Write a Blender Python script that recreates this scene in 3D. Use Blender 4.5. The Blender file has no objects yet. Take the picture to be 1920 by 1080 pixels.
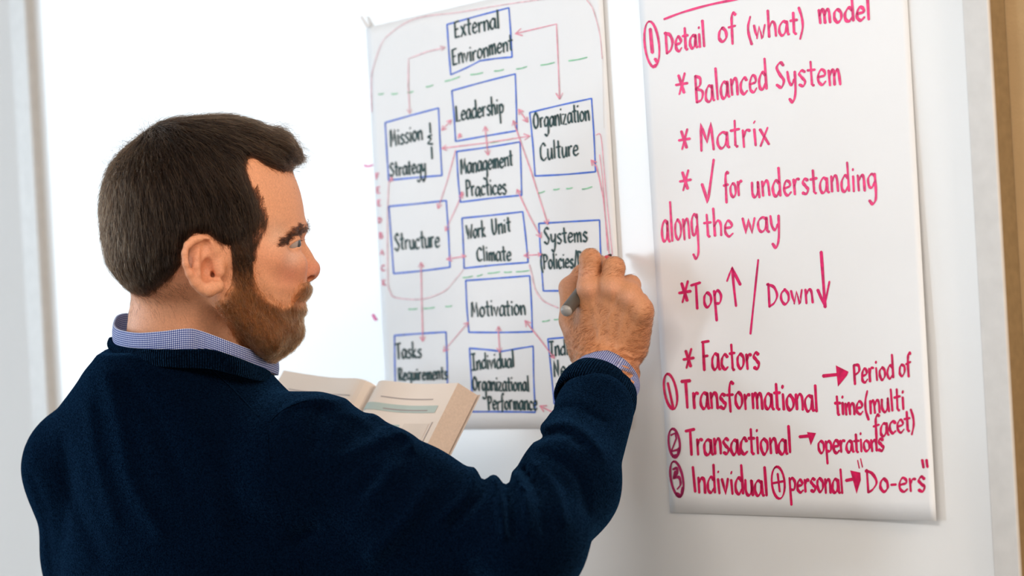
import bpy, math, random
import numpy as np
from mathutils import Vector, Matrix

random.seed(7)
RNG = np.random.default_rng(11)
SC = bpy.context.scene
COL = SC.collection

# ------------------------------------------------------------------ camera, light, exposure
FPX = 4200.0                       # focal length in pixels of a 1920 wide frame
ROLL = math.atan(0.056)            # the camera is rolled a little
CR, SR = math.cos(ROLL), math.sin(ROLL)
CAMH = 1.60
cam_d = bpy.data.cameras.new('camera')
cam_d.sensor_width = 36.0
cam_d.lens = FPX / 1920 * 36.0
cam_d.clip_start = 0.05
cam_d.dof.use_dof = True
cam_d.dof.focus_distance = 2.30
cam_d.dof.aperture_fstop = 4.0
cam = bpy.data.objects.new('camera', cam_d)
COL.objects.link(cam)
# camera axes in the world: right = (CR,0,-SR), up = (SR,0,CR), forward = +Y
cam.matrix_world = Matrix(((CR, SR, 0, 0), (0, 0, -1, 0), (-SR, CR, 0, CAMH), (0, 0, 0, 1)))
SC.camera = cam

SC.view_settings.view_transform = 'Standard'
SC.view_settings.look = 'None'
SC.view_settings.gamma = 1.0
SC.view_settings.use_curve_mapping = False
SC.view_settings.exposure = -0.17

world = bpy.data.worlds.new('world')
SC.world = world
world.use_nodes = True
bg = world.node_tree.nodes['Background']
bg.inputs['Color'].default_value = (1.0, 0.85, 0.70, 1)
bg.inputs['Strength'].default_value = 0.49

ANG = math.radians(47.0)           # the wall against the picture plane
CA, SA = math.cos(ANG), math.sin(ANG)


def area_light(name, loc, target, sx, sy, power, color):
    l = bpy.data.lights.new(name, 'AREA')
    l.shape = 'RECTANGLE'
    l.size, l.size_y = sx, sy
    l.energy = power
    l.color = color
    o = bpy.data.objects.new(name, l)
    COL.objects.link(o)
    o.location = loc
    o.rotation_euler = (Vector(target) - Vector(loc)).to_track_quat('-Z', 'Y').to_euler()
    return o


# daylight through the left window and an added one, unseen fill lamps; world axes:
# W0 = a point of the board, along = wall direction to the right, out = into the room
W0 = Vector((0.1051, 2.475, 0.0)); ALONG = Vector((CA, -SA, 0)); OUT = Vector((-SA, -CA, 0))
LEFT_S = -3.3                      # where the left wall stands, metres along the board wall
WIN_H0, WIN_H1, WIN_Z0, WIN_Z1 = 0.9, 4.1, 1.08, 2.6
wc = W0 + ALONG * (LEFT_S + 0.03) + OUT * ((WIN_H0 + WIN_H1) / 2) + Vector((0, 0, (WIN_Z0 + WIN_Z1) / 2))
area_light('window_daylight', wc, wc + ALONG, WIN_H1 - WIN_H0, WIN_Z1 - WIN_Z0, 95, (0.70, 0.86, 1.0))
W2_H0, W2_H1 = 6.4, 9.0
wc2 = W0 + ALONG * (LEFT_S + 0.03) + OUT * ((W2_H0 + W2_H1) / 2) + Vector((0, 0, (WIN_Z0 + WIN_Z1) / 2))
area_light('window_daylight', wc2, wc2 + ALONG + OUT * -0.3, W2_H1 - W2_H0, WIN_Z1 - WIN_Z0, 225, (0.76, 0.89, 1.0))  # unseen second window, added to brighten his back from the left
lc = W0 + ALONG * 1.0 + OUT * 1.9 + Vector((0, 0, 2.66))
area_light('fill_light', lc, W0 + ALONG * 0.3 + Vector((0, 0, 1.2)), 1.2, 0.6, 38, (1.0, 0.94, 0.88))  # unseen fill lamp, set to brighten the lower sheet
lr = Vector((1.35, 0.55, 2.62))
area_light('fill_light', lr, (-0.15, 2.35, 1.5), 0.9, 0.9, 54, (1.0, 0.84, 0.68))  # added warm fill lamp, brightens face and hand but hardly the board


# ------------------------------------------------------------------ coordinates
def c2w(p):
    """camera-axes points (x right, y up, z depth) to world"""
    p = np.asarray(p, dtype=float)
    x, y, z = p[..., 0], p[..., 1], p[..., 2]
    return np.stack([x * CR + y * SR, z, -x * SR + y * CR + CAMH], -1)


def px(x, y, z):
    """pixel and depth to camera axes"""
    return np.array([(x - 960) / FPX * z, (540 - y) / FPX * z, z])


WUP = np.array([-SR, CR, 0.0])      # world up in camera axes
WRT = np.array([CR, SR, 0.0])       # world horizontal right in camera axes
WN = np.array([-SA * CR, -SA * SR, -CA])   # wall normal, towards the room (camera axes)
WD = np.array([CA * CR, CA * SR, -SA])     # along the wall to the right
WP0 = px(1140, 560, 2.475)


def wp(x, y, h=0.0):
    """pixel to the point on the plane h in front of the board (camera axes); arrays welcome"""
    x = np.asarray(x, float); y = np.asarray(y, float)
    d = np.stack([(x - 960) / FPX, (540 - y) / FPX, np.ones_like(x)], -1)
    k = (WP0 @ WN + np.asarray(h)) / (d @ WN)
    return d * k[..., None]


def wall_st(x, y, h=0.0):
    p = wp(x, y, h) - WP0
    return float(p @ WD), float(p @ WUP)


def wall_pt(s, t, h=0.0):
    return WP0 + WD * s + WUP * t + WN * h


# ------------------------------------------------------------------ objects
def link(o, parent=None):
    COL.objects.link(o)
    if parent is not None:
        o.parent = parent
        o.matrix_parent_inverse = parent.matrix_world.inverted()
    return o


def mesh(name, verts, faces, mat=None, parent=None, smooth=True, world_space=False):
    v = np.asarray(verts, float)
    if not world_space:
        v = c2w(v)
    me = bpy.data.meshes.new(name)
    if isinstance(faces, np.ndarray):
        me.vertices.add(len(v)); me.vertices.foreach_set('co', v.astype(np.float32).ravel())
        n, k = faces.shape
        me.loops.add(n * k); me.loops.foreach_set('vertex_index', faces.astype(np.int32).ravel())
        me.polygons.add(n)
        me.polygons.foreach_set('loop_start', np.arange(0, n * k, k, dtype=np.int32))
        me.polygons.foreach_set('loop_total', np.full(n, k, dtype=np.int32))
        me.update(calc_edges=True)
    else:
        me.from_pydata([tuple(a) for a in v], [], faces)
    me.validate()
    if smooth:
        me.polygons.foreach_set('use_smooth', np.ones(len(me.polygons), dtype=bool))
    if mat is not None:
        me.materials.append(mat)
    o = bpy.data.objects.new(name, me)
    return link(o, parent)


def empty(name, base):
    o = bpy.data.objects.new(name, None)
    o.empty_display_size = 0.05
    COL.objects.link(o)
    o.location = tuple(c2w(base))
    o.matrix_world = Matrix.Translation(Vector(c2w(base)))
    return o


def tag(o, label=None, cat=None, group=None, kind=None):
    if label: o['label'] = label
    if cat: o['category'] = cat
    if group: o['group'] = group
    if kind: o['kind'] = kind
    return o


class MB:
    """collects shapes into one mesh (camera axes)"""
    def __init__(s): s.v = []; s.f = []
    def add(s, verts, faces):
        b = len(s.v); s.v += [tuple(map(float, q)) for q in verts]; s.f += [tuple(i + b for i in f) for f in faces]
    def box(s, o, ax, ay, az, bevel=0.0):
        o, ax, ay, az = map(np.asarray, (o, ax, ay, az))
        vs = [o + ax * i + ay * j + az * k for i in (0, 1) for j in (0, 1) for k in (0, 1)]
        fs = [(0, 1, 3, 2), (4, 6, 7, 5), (0, 4, 5, 1), (2, 3, 7, 6), (0, 2, 6, 4), (1, 5, 7, 3)]
        if np.dot(np.cross(ax, ay), az) < 0:
            fs = [f[::-1] for f in fs]
        s.add(vs, fs)
    def build(s, name, mat, parent=None, smooth=False, bevel=0.0):
        o = mesh(name, s.v, s.f, mat, parent, smooth)
        if bevel:
            m = o.modifiers.new('bevel', 'BEVEL'); m.width = bevel; m.segments = 3; m.limit_method = 'ANGLE'
        return o


# ------------------------------------------------------------------ materials
def new_mat(name):
    m = bpy.data.materials.new(name); m.use_nodes = True
    nt = m.node_tree
    return m, nt, nt.nodes['Principled BSDF']


def N(nt, kind, **kw):
    n = nt.nodes.new(kind)
    for k, v in kw.items():
        setattr(n, k, v)
    return n


def simple(name, col, rough=0.5, spec=0.5, metal=0.0, noise=0.0, scale=40.0, bump=0.0, bscale=300.0, coat=0.0):
    m, nt, b = new_mat(name)
    b.inputs['Base Color'].default_value = (*col, 1)
    b.inputs['Roughness'].default_value = rough
    b.inputs['Specular IOR Level'].default_value = spec
    b.inputs['Metallic'].default_value = metal
    b.inputs['Coat Weight'].default_value = coat
    b.inputs['Coat Roughness'].default_value = 0.2
    tc = N(nt, 'ShaderNodeTexCoord')
    if noise:
        t = N(nt, 'ShaderNodeTexNoise'); t.inputs['Scale'].default_value = scale; t.inputs['Detail'].default_value = 4
        nt.links.new(tc.outputs['Object'], t.inputs['Vector'])
        r = N(nt, 'ShaderNodeValToRGB')
        r.color_ramp.elements[0].position = 0.3; r.color_ramp.elements[1].position = 0.7
        r.color_ramp.elements[0].color = (*[max(0, c * (1 - noise)) for c in col], 1)
        r.color_ramp.elements[1].color = (*[min(1, c * (1 + noise)) for c in col], 1)
        nt.links.new(t.outputs['Fac'], r.inputs['Fac'])
        nt.links.new(r.outputs['Color'], b.inputs['Base Color'])
    if bump:
        t = N(nt, 'ShaderNodeTexNoise'); t.inputs['Scale'].default_value = bscale; t.inputs['Detail'].default_value = 3
        nt.links.new(tc.outputs['Object'], t.inputs['Vector'])
        bp = N(nt, 'ShaderNodeBump'); bp.inputs['Strength'].default_value = bump; bp.inputs['Distance'].default_value = 0.002
        nt.links.new(t.outputs['Fac'], bp.inputs['Height'])
        nt.links.new(bp.outputs['Normal'], b.inputs['Normal'])
    return m


def attr_mat(name, rough, spec, noise=0.12, scale=220.0, bump=0.25, bscale=700.0, sss=0.0, sheen=0.0):
    """base colour from the per-vertex 'tone' attribute, mottled by noise"""
    m, nt, b = new_mat(name)
    a = N(nt, 'ShaderNodeAttribute', attribute_name='tone')
    tc = N(nt, 'ShaderNodeTexCoord')
    t = N(nt, 'ShaderNodeTexNoise'); t.inputs['Scale'].default_value = scale; t.inputs['Detail'].default_value = 6
    nt.links.new(tc.outputs['Object'], t.inputs['Vector'])
    mr = N(nt, 'ShaderNodeMapRange'); mr.inputs['From Min'].default_value = 0.3; mr.inputs['From Max'].default_value = 0.7
    mr.inputs['To Min'].default_value = 1 - noise; mr.inputs['To Max'].default_value = 1 + noise
    nt.links.new(t.outputs['Fac'], mr.inputs['Value'])
    mx = N(nt, 'ShaderNodeVectorMath', operation='SCALE')
    nt.links.new(a.outputs['Color'], mx.inputs[0]); nt.links.new(mr.outputs['Result'], mx.inputs['Scale'])
    nt.links.new(mx.outputs['Vector'], b.inputs['Base Color'])
    t2 = N(nt, 'ShaderNodeTexNoise'); t2.inputs['Scale'].default_value = bscale; t2.inputs['Detail'].default_value = 3
    nt.links.new(tc.outputs['Object'], t2.inputs['Vector'])
    bp = N(nt, 'ShaderNodeBump'); bp.inputs['Strength'].default_value = bump; bp.inputs['Distance'].default_value = 0.001
    nt.links.new(t2.outputs['Fac'], bp.inputs['Height']); nt.links.new(bp.outputs['Normal'], b.inputs['Normal'])
    b.inputs['Roughness'].default_value = rough
    b.inputs['Specular IOR Level'].default_value = spec
    if sss:
        b.inputs['Subsurface Weight'].default_value = sss
        b.inputs['Subsurface Radius'].default_value = (1.0, 0.35, 0.2)
        b.inputs['Subsurface Scale'].default_value = 0.004
    return m


def hair_mat(name, cols, rough=0.32, radial=0.45):
    m = bpy.data.materials.new(name); m.use_nodes = True
    nt = m.node_tree; nt.nodes.clear()
    out = N(nt, 'ShaderNodeOutputMaterial')
    h = N(nt, 'ShaderNodeBsdfHairPrincipled')
    h.parametrization = 'COLOR'
    h.inputs['Roughness'].default_value = rough
    h.inputs['IOR'].default_value = 1.32
    h.inputs['Radial Roughness'].default_value = radial
    info = N(nt, 'ShaderNodeHairInfo')
    r = N(nt, 'ShaderNodeValToRGB')
    el = r.color_ramp.elements
    while len(el) < len(cols): el.new(0.5)
    for i, (p, c) in enumerate(cols):
        el[i].position = p; el[i].color = (*c, 1)
    nt.links.new(info.outputs['Random'], r.inputs['Fac'])
    nt.links.new(r.outputs['Color'], h.inputs['Color'])
    nt.links.new(h.outputs['BSDF'], out.inputs['Surface'])
    return m


def knit_mat(name, base, ribs=None):
    """felted navy wool; ribs=(scale) adds ribbing along the uv u axis"""
    m, nt, b = new_mat(name)
    tc = N(nt, 'ShaderNodeTexCoord')
    t = N(nt, 'ShaderNodeTexNoise'); t.inputs['Scale'].default_value = 560; t.inputs['Detail'].default_value = 4; t.inputs['Roughness'].default_value = 0.85
    nt.links.new(tc.outputs['Object'], t.inputs['Vector'])
    r = N(nt, 'ShaderNodeValToRGB')
    e = r.color_ramp.elements
    e[0].position = 0.32; e[1].position = 0.72
    e[0].color = (*[c * 0.35 for c in base], 1); e[1].color = (*[c * 2.4 for c in base], 1)
    nt.links.new(t.outputs['Fac'], r.inputs['Fac'])
    nt.links.new(r.outputs['Color'], b.inputs['Base Color'])
    b.inputs['Roughness'].default_value = 0.95
    b.inputs['Specular IOR Level'].default_value = 0.0
    b.inputs['Sheen Weight'].default_value = 0.13
    sw = N(nt, 'ShaderNodeMapRange'); sw.inputs['From Min'].default_value = 0.40; sw.inputs['From Max'].default_value = 0.66
    sw.inputs['To Min'].default_value = 0.02; sw.inputs['To Max'].default_value = 0.30
    nt.links.new(t.outputs['Fac'], sw.inputs['Value']); nt.links.new(sw.outputs['Result'], b.inputs['Sheen Weight'])
    b.inputs['Sheen Roughness'].default_value = 0.42
    b.inputs['Sheen Tint'].default_value = (0.10, 0.36, 0.85, 1)
    bp = N(nt, 'ShaderNodeBump'); bp.inputs['Strength'].default_value = 0.55; bp.inputs['Distance'].default_value = 0.0015
    nt.links.new(t.outputs['Fac'], bp.inputs['Height'])
    if ribs:
        uv = N(nt, 'ShaderNodeUVMap')
        sx = N(nt, 'ShaderNodeSeparateXYZ'); nt.links.new(uv.outputs['UV'], sx.inputs['Vector'])
        mu = N(nt, 'ShaderNodeMath', operation='MULTIPLY'); mu.inputs[1].default_value = ribs
        nt.links.new(sx.outputs['X'], mu.inputs[0])
        sn = N(nt, 'ShaderNodeMath', operation='SINE'); nt.links.new(mu.outputs[0], sn.inputs[0])
        b2 = N(nt, 'ShaderNodeBump'); b2.inputs['Strength'].default_value = 0.7; b2.inputs['Distance'].default_value = 0.0012
        nt.links.new(sn.outputs[0], b2.inputs['Height']); nt.links.new(bp.outputs['Normal'], b2.inputs['Normal'])
        nt.links.new(b2.outputs['Normal'], b.inputs['Normal'])
    else:
        nt.links.new(bp.outputs['Normal'], b.inputs['Normal'])
    return m


def gingham_mat(name, pitch=0.0021):
    m, nt, b = new_mat(name)
    uv = N(nt, 'ShaderNodeUVMap')
    sx = N(nt, 'ShaderNodeSeparateXYZ'); nt.links.new(uv.outputs['UV'], sx.inputs['Vector'])
    outs = []
    for ax in ('X', 'Y'):
        mu = N(nt, 'ShaderNodeMath', operation='MULTIPLY'); mu.inputs[1].default_value = 1 / pitch
        nt.links.new(sx.outputs[ax], mu.inputs[0])
        fr = N(nt, 'ShaderNodeMath', operation='FRACT'); nt.links.new(mu.outputs[0], fr.inputs[0])
        gt = N(nt, 'ShaderNodeMath', operation='GREATER_THAN'); gt.inputs[1].default_value = 0.49
        nt.links.new(fr.outputs[0], gt.inputs[0]); outs.append(gt)
    ad = N(nt, 'ShaderNodeMath', operation='ADD')
    nt.links.new(outs[0].outputs[0], ad.inputs[0]); nt.links.new(outs[1].outputs[0], ad.inputs[1])
    hf = N(nt, 'ShaderNodeMath', operation='MULTIPLY'); hf.inputs[1].default_value = 0.5
    nt.links.new(ad.outputs[0], hf.inputs[0])
    r = N(nt, 'ShaderNodeValToRGB'); r.color_ramp.interpolation = 'CONSTANT'
    e = r.color_ramp.elements
    e[0].position = 0; e[0].color = (0.62, 0.65, 0.75, 1)
    e[1].position = 0.4; e[1].color = (0.12, 0.17, 0.42, 1)
    x = e.new(0.9); x.color = (0.012, 0.02, 0.12, 1)
    nt.links.new(hf.outputs[0], r.inputs['Fac']); nt.links.new(r.outputs['Color'], b.inputs['Base Color'])
    b.inputs['Roughness'].default_value = 0.85
    b.inputs['Specular IOR Level'].default_value = 0.2
    return m


M = {}
M['board'] = simple('whiteboard_enamel', (0.80, 0.805, 0.81), 0.35, 0.1, noise=0.015, scale=3, coat=1.0)
M['board'].node_tree.nodes['Principled BSDF'].inputs['Coat IOR'].default_value = 1.65
M['frame'] = simple('satin_aluminium', (0.60, 0.585, 0.57), 0.6, 0.3, metal=0.25, noise=0.04, scale=60)
M['wall'] = simple('white_painted_wall', (0.64, 0.62, 0.605), 0.8, 0.3, bump=0.1, bscale=250)
M['tan'] = simple('tan_painted_wall', (0.46, 0.31, 0.16), 0.9, 0.05, noise=0.05, scale=30, bump=0.15, bscale=300)
M['brown'] = simple('brown_edge', (0.24, 0.165, 0.085), 0.9, 0.05, noise=0.08, scale=120)  # brown of the edge behind the right rail
M['floor'] = simple('grey_carpet_floor', (0.44, 0.40, 0.36), 0.95, 0.1, noise=0.2, scale=200, bump=0.4)
M['ceiling'] = simple('white_ceiling', (0.8, 0.79, 0.77), 0.9, 0.2, bump=0.2)
M['paper'] = simple('white_easel_paper', (0.83, 0.835, 0.85), 0.65, 0.3, noise=0.012, scale=6)
M['tape'] = simple('white_masking_tape', (0.78, 0.74, 0.72), 0.7, 0.3, noise=0.03)
M['page'] = simple('cream_book_page', (0.82, 0.715, 0.63), 0.8, 0.2, noise=0.015, scale=8)
M['pageedge'] = simple('page_edges', (0.58, 0.46, 0.38), 0.85, 0.1, noise=0.06, scale=400)
M['cover'] = simple('cream_book_cover', (0.62, 0.52, 0.45), 0.5, 0.4, noise=0.03)
M['printgrey'] = simple('grey_print', (0.36, 0.30, 0.29), 0.8, 0.2, noise=0.05)
M['printteal'] = simple('teal_print_band', (0.47, 0.55, 0.51), 0.8, 0.2, noise=0.03)
M['printpale'] = simple('pale_print_box', (0.73, 0.63, 0.55), 0.8, 0.2, noise=0.02)
M['barrel'] = simple('grey_brown_plastic', (0.075, 0.066, 0.056), 0.34, 0.5, noise=0.06)
M['endcap'] = simple('pale_grey_plastic', (0.30, 0.29, 0.28), 0.3, 0.6, noise=0.03)
M['red'] = simple('red_plastic', (0.52, 0.01, 0.02), 0.35, 0.5, noise=0.04)
M['nib'] = simple('black_felt_tip', (0.02, 0.015, 0.015), 0.7, 0.2, noise=0.1)
M['trouser'] = simple('dark_grey_wool', (0.05, 0.05, 0.06), 0.9, 0.1, noise=0.2, scale=300)
M['shoe'] = simple('brown_leather', (0.10, 0.05, 0.03), 0.4, 0.5, noise=0.1)
M['knit'] = knit_mat('navy_felted_wool', (0.0007, 0.0024, 0.0070))
M['rib'] = knit_mat('navy_ribbed_wool', (0.0005, 0.0016, 0.0046), ribs=2 * math.pi / 0.0026)
M['shirt'] = gingham_mat('blue_white_micro_check')
M['skin'] = attr_mat('skin', 0.5, 0.35, noise=0.11, scale=560, bump=0.35, bscale=800, sss=0.08)
M['haircap'] = attr_mat('dark_brown_scalp_hair', 0.95, 0.03, noise=0.35, scale=260, bump=0.8, bscale=420)
M['hair'] = hair_mat('brown_hair', [(0.0, (0.0035, 0.0015, 0.0008)), (0.5, (0.011, 0.0048, 0.0022)), (0.84, (0.050, 0.023, 0.010)), (1.0, (0.22, 0.12, 0.06))])
M['beardhair'] = hair_mat('auburn_beard_hair', [(0.0, (0.06, 0.020, 0.007)), (0.5, (0.18, 0.066, 0.020)), (0.85, (0.36, 0.15, 0.055)), (1.0, (0.55, 0.36, 0.22))])
M['browhair'] = hair_mat('brown_eyebrow_hair', [(0.0, (0.015, 0.009, 0.006)), (1.0, (0.06, 0.032, 0.02))])
M['armhair'] = hair_mat('arm_hair', [(0.0, (0.035, 0.015, 0.007)), (0.7, (0.12, 0.05, 0.022)), (1.0, (0.30, 0.16, 0.09))])


def ink(name, col, var=0.25):
    return simple(name, col, 0.6, 0.3, noise=var, scale=160)


I_PINK = ink('pink_marker_ink', (0.80, 0.055, 0.21))
I_RED = ink('crimson_marker_ink', (0.62, 0.004, 0.09))
I_DARKP = ink('plum_marker_ink', (0.40, 0.015, 0.11))
I_BLACK = ink('black_marker_ink', (0.012, 0.05, 0.05), 0.4)
I_BLUE = ink('blue_marker_ink', (0.04, 0.14, 0.64))
I_ROSE = ink('thin_red_marker_ink', (0.82, 0.28, 0.37))
I_FAINT = ink('faded_pink_ink', (0.80, 0.50, 0.55))
I_GREEN = ink('green_marker_ink', (0.22, 0.56, 0.32))

# ------------------------------------------------------------------ the setting
UPZ = lambda z: (z - CAMH)          # height above the floor to t along WUP, relative to the camera
T0 = -float(WP0 @ WUP) - CAMH       # t of the floor on the wall plane


def wall_box(mb, s0, s1, t0, t1, h0, h1):
    mb.box(wall_pt(s0, t0, h0), WD * (s1 - s0), WUP * (t1 - t0), WN * (h1 - h0))


FH = 0.014                           # how far the rails stand proud of the board
SL_OUT = wall_st(46, 540, FH)[0]; SL_IN = wall_st(76, 540, FH)[0]
SR_IN = wall_st(1833, 540, FH)[0]; SR_OUT = wall_st(1882, 540, FH)[0]
zt = lambda z: T0 + z               # world height z -> t
HB = -0.014                         # wall face behind the board

b = MB(); wall_box(b, LEFT_S, SR_OUT - 0.06, zt(0), zt(2.7), HB - 0.1, HB)
tag(b.build('wall_front', M['wall']), kind='structure')
b = MB(); wall_box(b, SR_OUT - 0.06, 3.0, zt(0), zt(2.7), HB - 0.1, HB)
tag(b.build('wall_right', M['tan']), kind='structure')
WS = LEFT_S                          # left wall with the window
b = MB()
for h0, h1, z0, z1 in ((HB, WIN_H0, 0, 2.7), (WIN_H1, W2_H0, 0, 2.7), (WIN_H0, WIN_H1, 0, WIN_Z0), (WIN_H0, WIN_H1, WIN_Z1, 2.7), (W2_H0, W2_H1, 0, WIN_Z0), (W2_H0, W2_H1, WIN_Z1, 2.7), (W2_H1, 9.2, 0, 2.7)):
    wall_box(b, WS - 0.12, WS, zt(z0), zt(z1), h0, h1)
tag(b.build('wall_left', M['wall']), kind='structure')
b = MB()
for h0, h1, z0, z1 in ((WIN_H0, WIN_H0 + .05, WIN_Z0, WIN_Z1), (WIN_H1 - .05, WIN_H1, WIN_Z0, WIN_Z1), (WIN_H0, WIN_H1, WIN_Z0, WIN_Z0 + .05), (WIN_H0, WIN_H1, WIN_Z1 - .05, WIN_Z1), (2.72, 2.78, WIN_Z0, WIN_Z1)):
    wall_box(b, WS - 0.09, WS - 0.04, zt(z0), zt(z1), h0, h1)
tag(b.build('window_1', M['frame']), kind='structure')
b = MB()
for h0, h1, z0, z1 in ((W2_H0, W2_H0 + .05, WIN_Z0, WIN_Z1), (W2_H1 - .05, W2_H1, WIN_Z0, WIN_Z1), (W2_H0, W2_H1, WIN_Z0, WIN_Z0 + .05), (W2_H0, W2_H1, WIN_Z1 - .05, WIN_Z1), (7.67, 7.73, WIN_Z0, WIN_Z1)):
    wall_box(b, WS - 0.09, WS - 0.04, zt(z0), zt(z1), h0, h1)
tag(b.build('added_window', M['frame']), kind='structure')  # frame of the added second window
b = MB(); wall_box(b, LEFT_S, 3.0, zt(-0.1), zt(0), HB - 0.1, 9.2)
tag(b.build('floor', M['floor']), kind='structure')
b = MB(); wall_box(b, LEFT_S, 3.0, zt(2.7), zt(2.8), HB - 0.1, 9.2)
tag(b.build('ceiling', M['ceiling']), kind='structure')
b = MB(); wall_box(b, LEFT_S, 3.0, zt(0), zt(0.1), HB, HB + 0.012)
tag(b.build('baseboard_front', M['wall'], bevel=0.003), kind='structure')

# the whiteboard
B0, B1 = zt(0.92), zt(2.16)
wb = empty('whiteboard', wall_pt((SL_IN + SR_IN) / 2, B0, HB))
tag(wb, 'large white glossy whiteboard with aluminium frame holding both paper sheets', 'whiteboard')
b = MB(); wall_box(b, SL_IN - 0.01, SR_IN + 0.01, B0, B1, HB + 0.001, 0.0)
b.build('writing_surface', M['board'], wb)
for (s0, s1, t0, t1) in ((SL_OUT, SL_IN, B0 - 0.03, B1 + 0.03), (SR_IN, SR_OUT, B0 - 0.03, B1 + 0.03)):
    b = MB(); wall_box(b, s0 + .0005, s1 - .0005, t0, t1, HB + 0.001, 0.010); b.build('rail_side', M['brown'] if s0 > 0 else M['frame'], wb)['label'] = 'edge behind the rail'
    b = MB(); wall_box(b, s0, s1, t0, t1, 0.0095, FH)
    b.build('side_rail', M['frame'], wb, smooth=False, bevel=0.0015)
for name, t0, t1 in (('top_rail', B1, B1 + 0.032), ('bottom_rail', B0 - 0.032, B0)):
    b = MB(); wall_box(b, SL_IN, SR_IN, t0, t1, HB + 0.001, FH)
    b.build(name, M['frame'], wb, bevel=0.004)
b = MB(); wall_box(b, SL_IN + 0.05, SR_IN - 0.05, B0 - 0.03, B0 - 0.02, FH, 0.075)
wall_box(b, SL_IN + 0.05, SR_IN - 0.05, B0 - 0.02, B0 - 0.008, 0.069, 0.075)
b.build('marker_tray', M['frame'], wb, bevel=0.002)


# ------------------------------------------------------------------ marker strokes
def catmull(pts, n=6):
    p = np.asarray(pts, float)
    if len(p) < 3:
        return p
    closed = np.allclose(p[0], p[-1])
    a = np.vstack([p[-2] if closed else 2 * p[0] - p[1], p, p[1] if closed else 2 * p[-1] - p[-2]])
    out = []
    for i in range(1, len(a) - 2):
        for k in range(n):
            t = k / n
            out.append(0.5 * ((2 * a[i]) + (-a[i - 1] + a[i + 1]) * t + (2 * a[i - 1] - 5 * a[i] + 4 * a[i + 1] - a[i + 2]) * t * t
                              + (-a[i - 1] + 3 * a[i] - 3 * a[i + 1] + a[i + 2]) * t ** 3))
    out.append(p[-1])
    return np.array(out)


class Ink:
    """flat pen strokes laid on a sheet; points are given in photo pixels and put on the paper's surface"""
    def __init__(s, hfun, layer=0.0004):
        s.h = hfun; s.v = []; s.f = []; s.layer = layer
    def stroke(s, pts, w, smooth=True, taper=False, jit=0.0):
        p = catmull(pts) if smooth else np.asarray(pts, float)
        if len(p) < 2: return
        if not smooth:      # subdivide straight runs so they follow the paper
            q = []
            for a, c in zip(p[:-1], p[1:]):
                m = max(1, int(np.hypot(*(c - a)) / 12))
                q += [a + (c - a) * k / m for k in range(m)]
            q.append(p[-1]); p = np.array(q)
        d = np.gradient(p, axis=0)
        ln = np.hypot(d[:, 0], d[:, 1]) + 1e-9
        d = d / ln[:, None]
        nrm = np.stack([-d[:, 1], d[:, 0]], -1)
        # chisel nib held along the up-right diagonal: rising strokes thin, falling strokes full
        ww = w * (0.50 + 0.62 * np.abs(d[:, 0] * -0.85 - d[:, 1] * 0.53)) * (1 + 0.10 * np.sin(np.arange(len(p)) * 0.9 + len(s.v)))
        if taper:
            ww = ww * np.linspace(1.1, 0.65, len(p))
        a = p + nrm * ww[:, None] / 2; c = p - nrm * ww[:, None] / 2
        e0 = p[0] - d[0] * w * 0.35; e1 = p[-1] + d[-1] * w * 0.35
        b0 = len(s.v); n = len(p)
        for q in (a, c, [e0, e1]):
            for xy in q: s.v.append(xy)
        for i in range(n - 1):
            s.f.append((b0 + i, b0 + i + 1, b0 + n + i + 1, b0 + n + i))
        s.f.append((b0 + 2 * n, b0, b0 + n)); s.f.append((b0 + 2 * n + 1, b0 + 2 * n - 1, b0 + n - 1))
    def fill(s, poly):
        b0 = len(s.v)
        for q in poly: s.v.append(np.array(q, float))
        s.f.append(tuple(range(b0, b0 + len(poly))))
    def ellipse(s, cx, cy, rx, ry, w, tilt=0.06, a0=-2.2, sweep=6.9):
        t = np.linspace(a0, a0 + sweep, 26)
        x = cx + rx * np.cos(t); y = cy + ry * np.sin(t)
        s.stroke(np.stack([x + (y - cy) * tilt, y], -1), w, False)
    def arrow(s, pts, w, head0=0, head1=0, smooth=False, wide=0.5):
        p = np.asarray(pts, float)
        s.stroke(p, w, smooth)
        for (tip, frm, L) in ((p[0], p[1], head0), (p[-1], p[-2], head1)):
            if L:
                d = (frm - tip) / (np.hypot(*(frm - tip)) + 1e-9)
                for sg in (-1, 1):
                    ca, sa = math.cos(wide), math.sin(wide) * sg
                    q = tip + L * np.array([d[0] * ca - d[1] * sa, d[0] * sa + d[1] * ca])
                    s.stroke([tip, q], w, False)
    def build(s, name, mat, parent):
        v = np.array(s.v)
        h = s.h(v[:, 0], v[:, 1]) + s.layer
        P = wp(v[:, 0], v[:, 1], h)
        return mesh(name, P, s.f, mat, parent, smooth=False)


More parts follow.
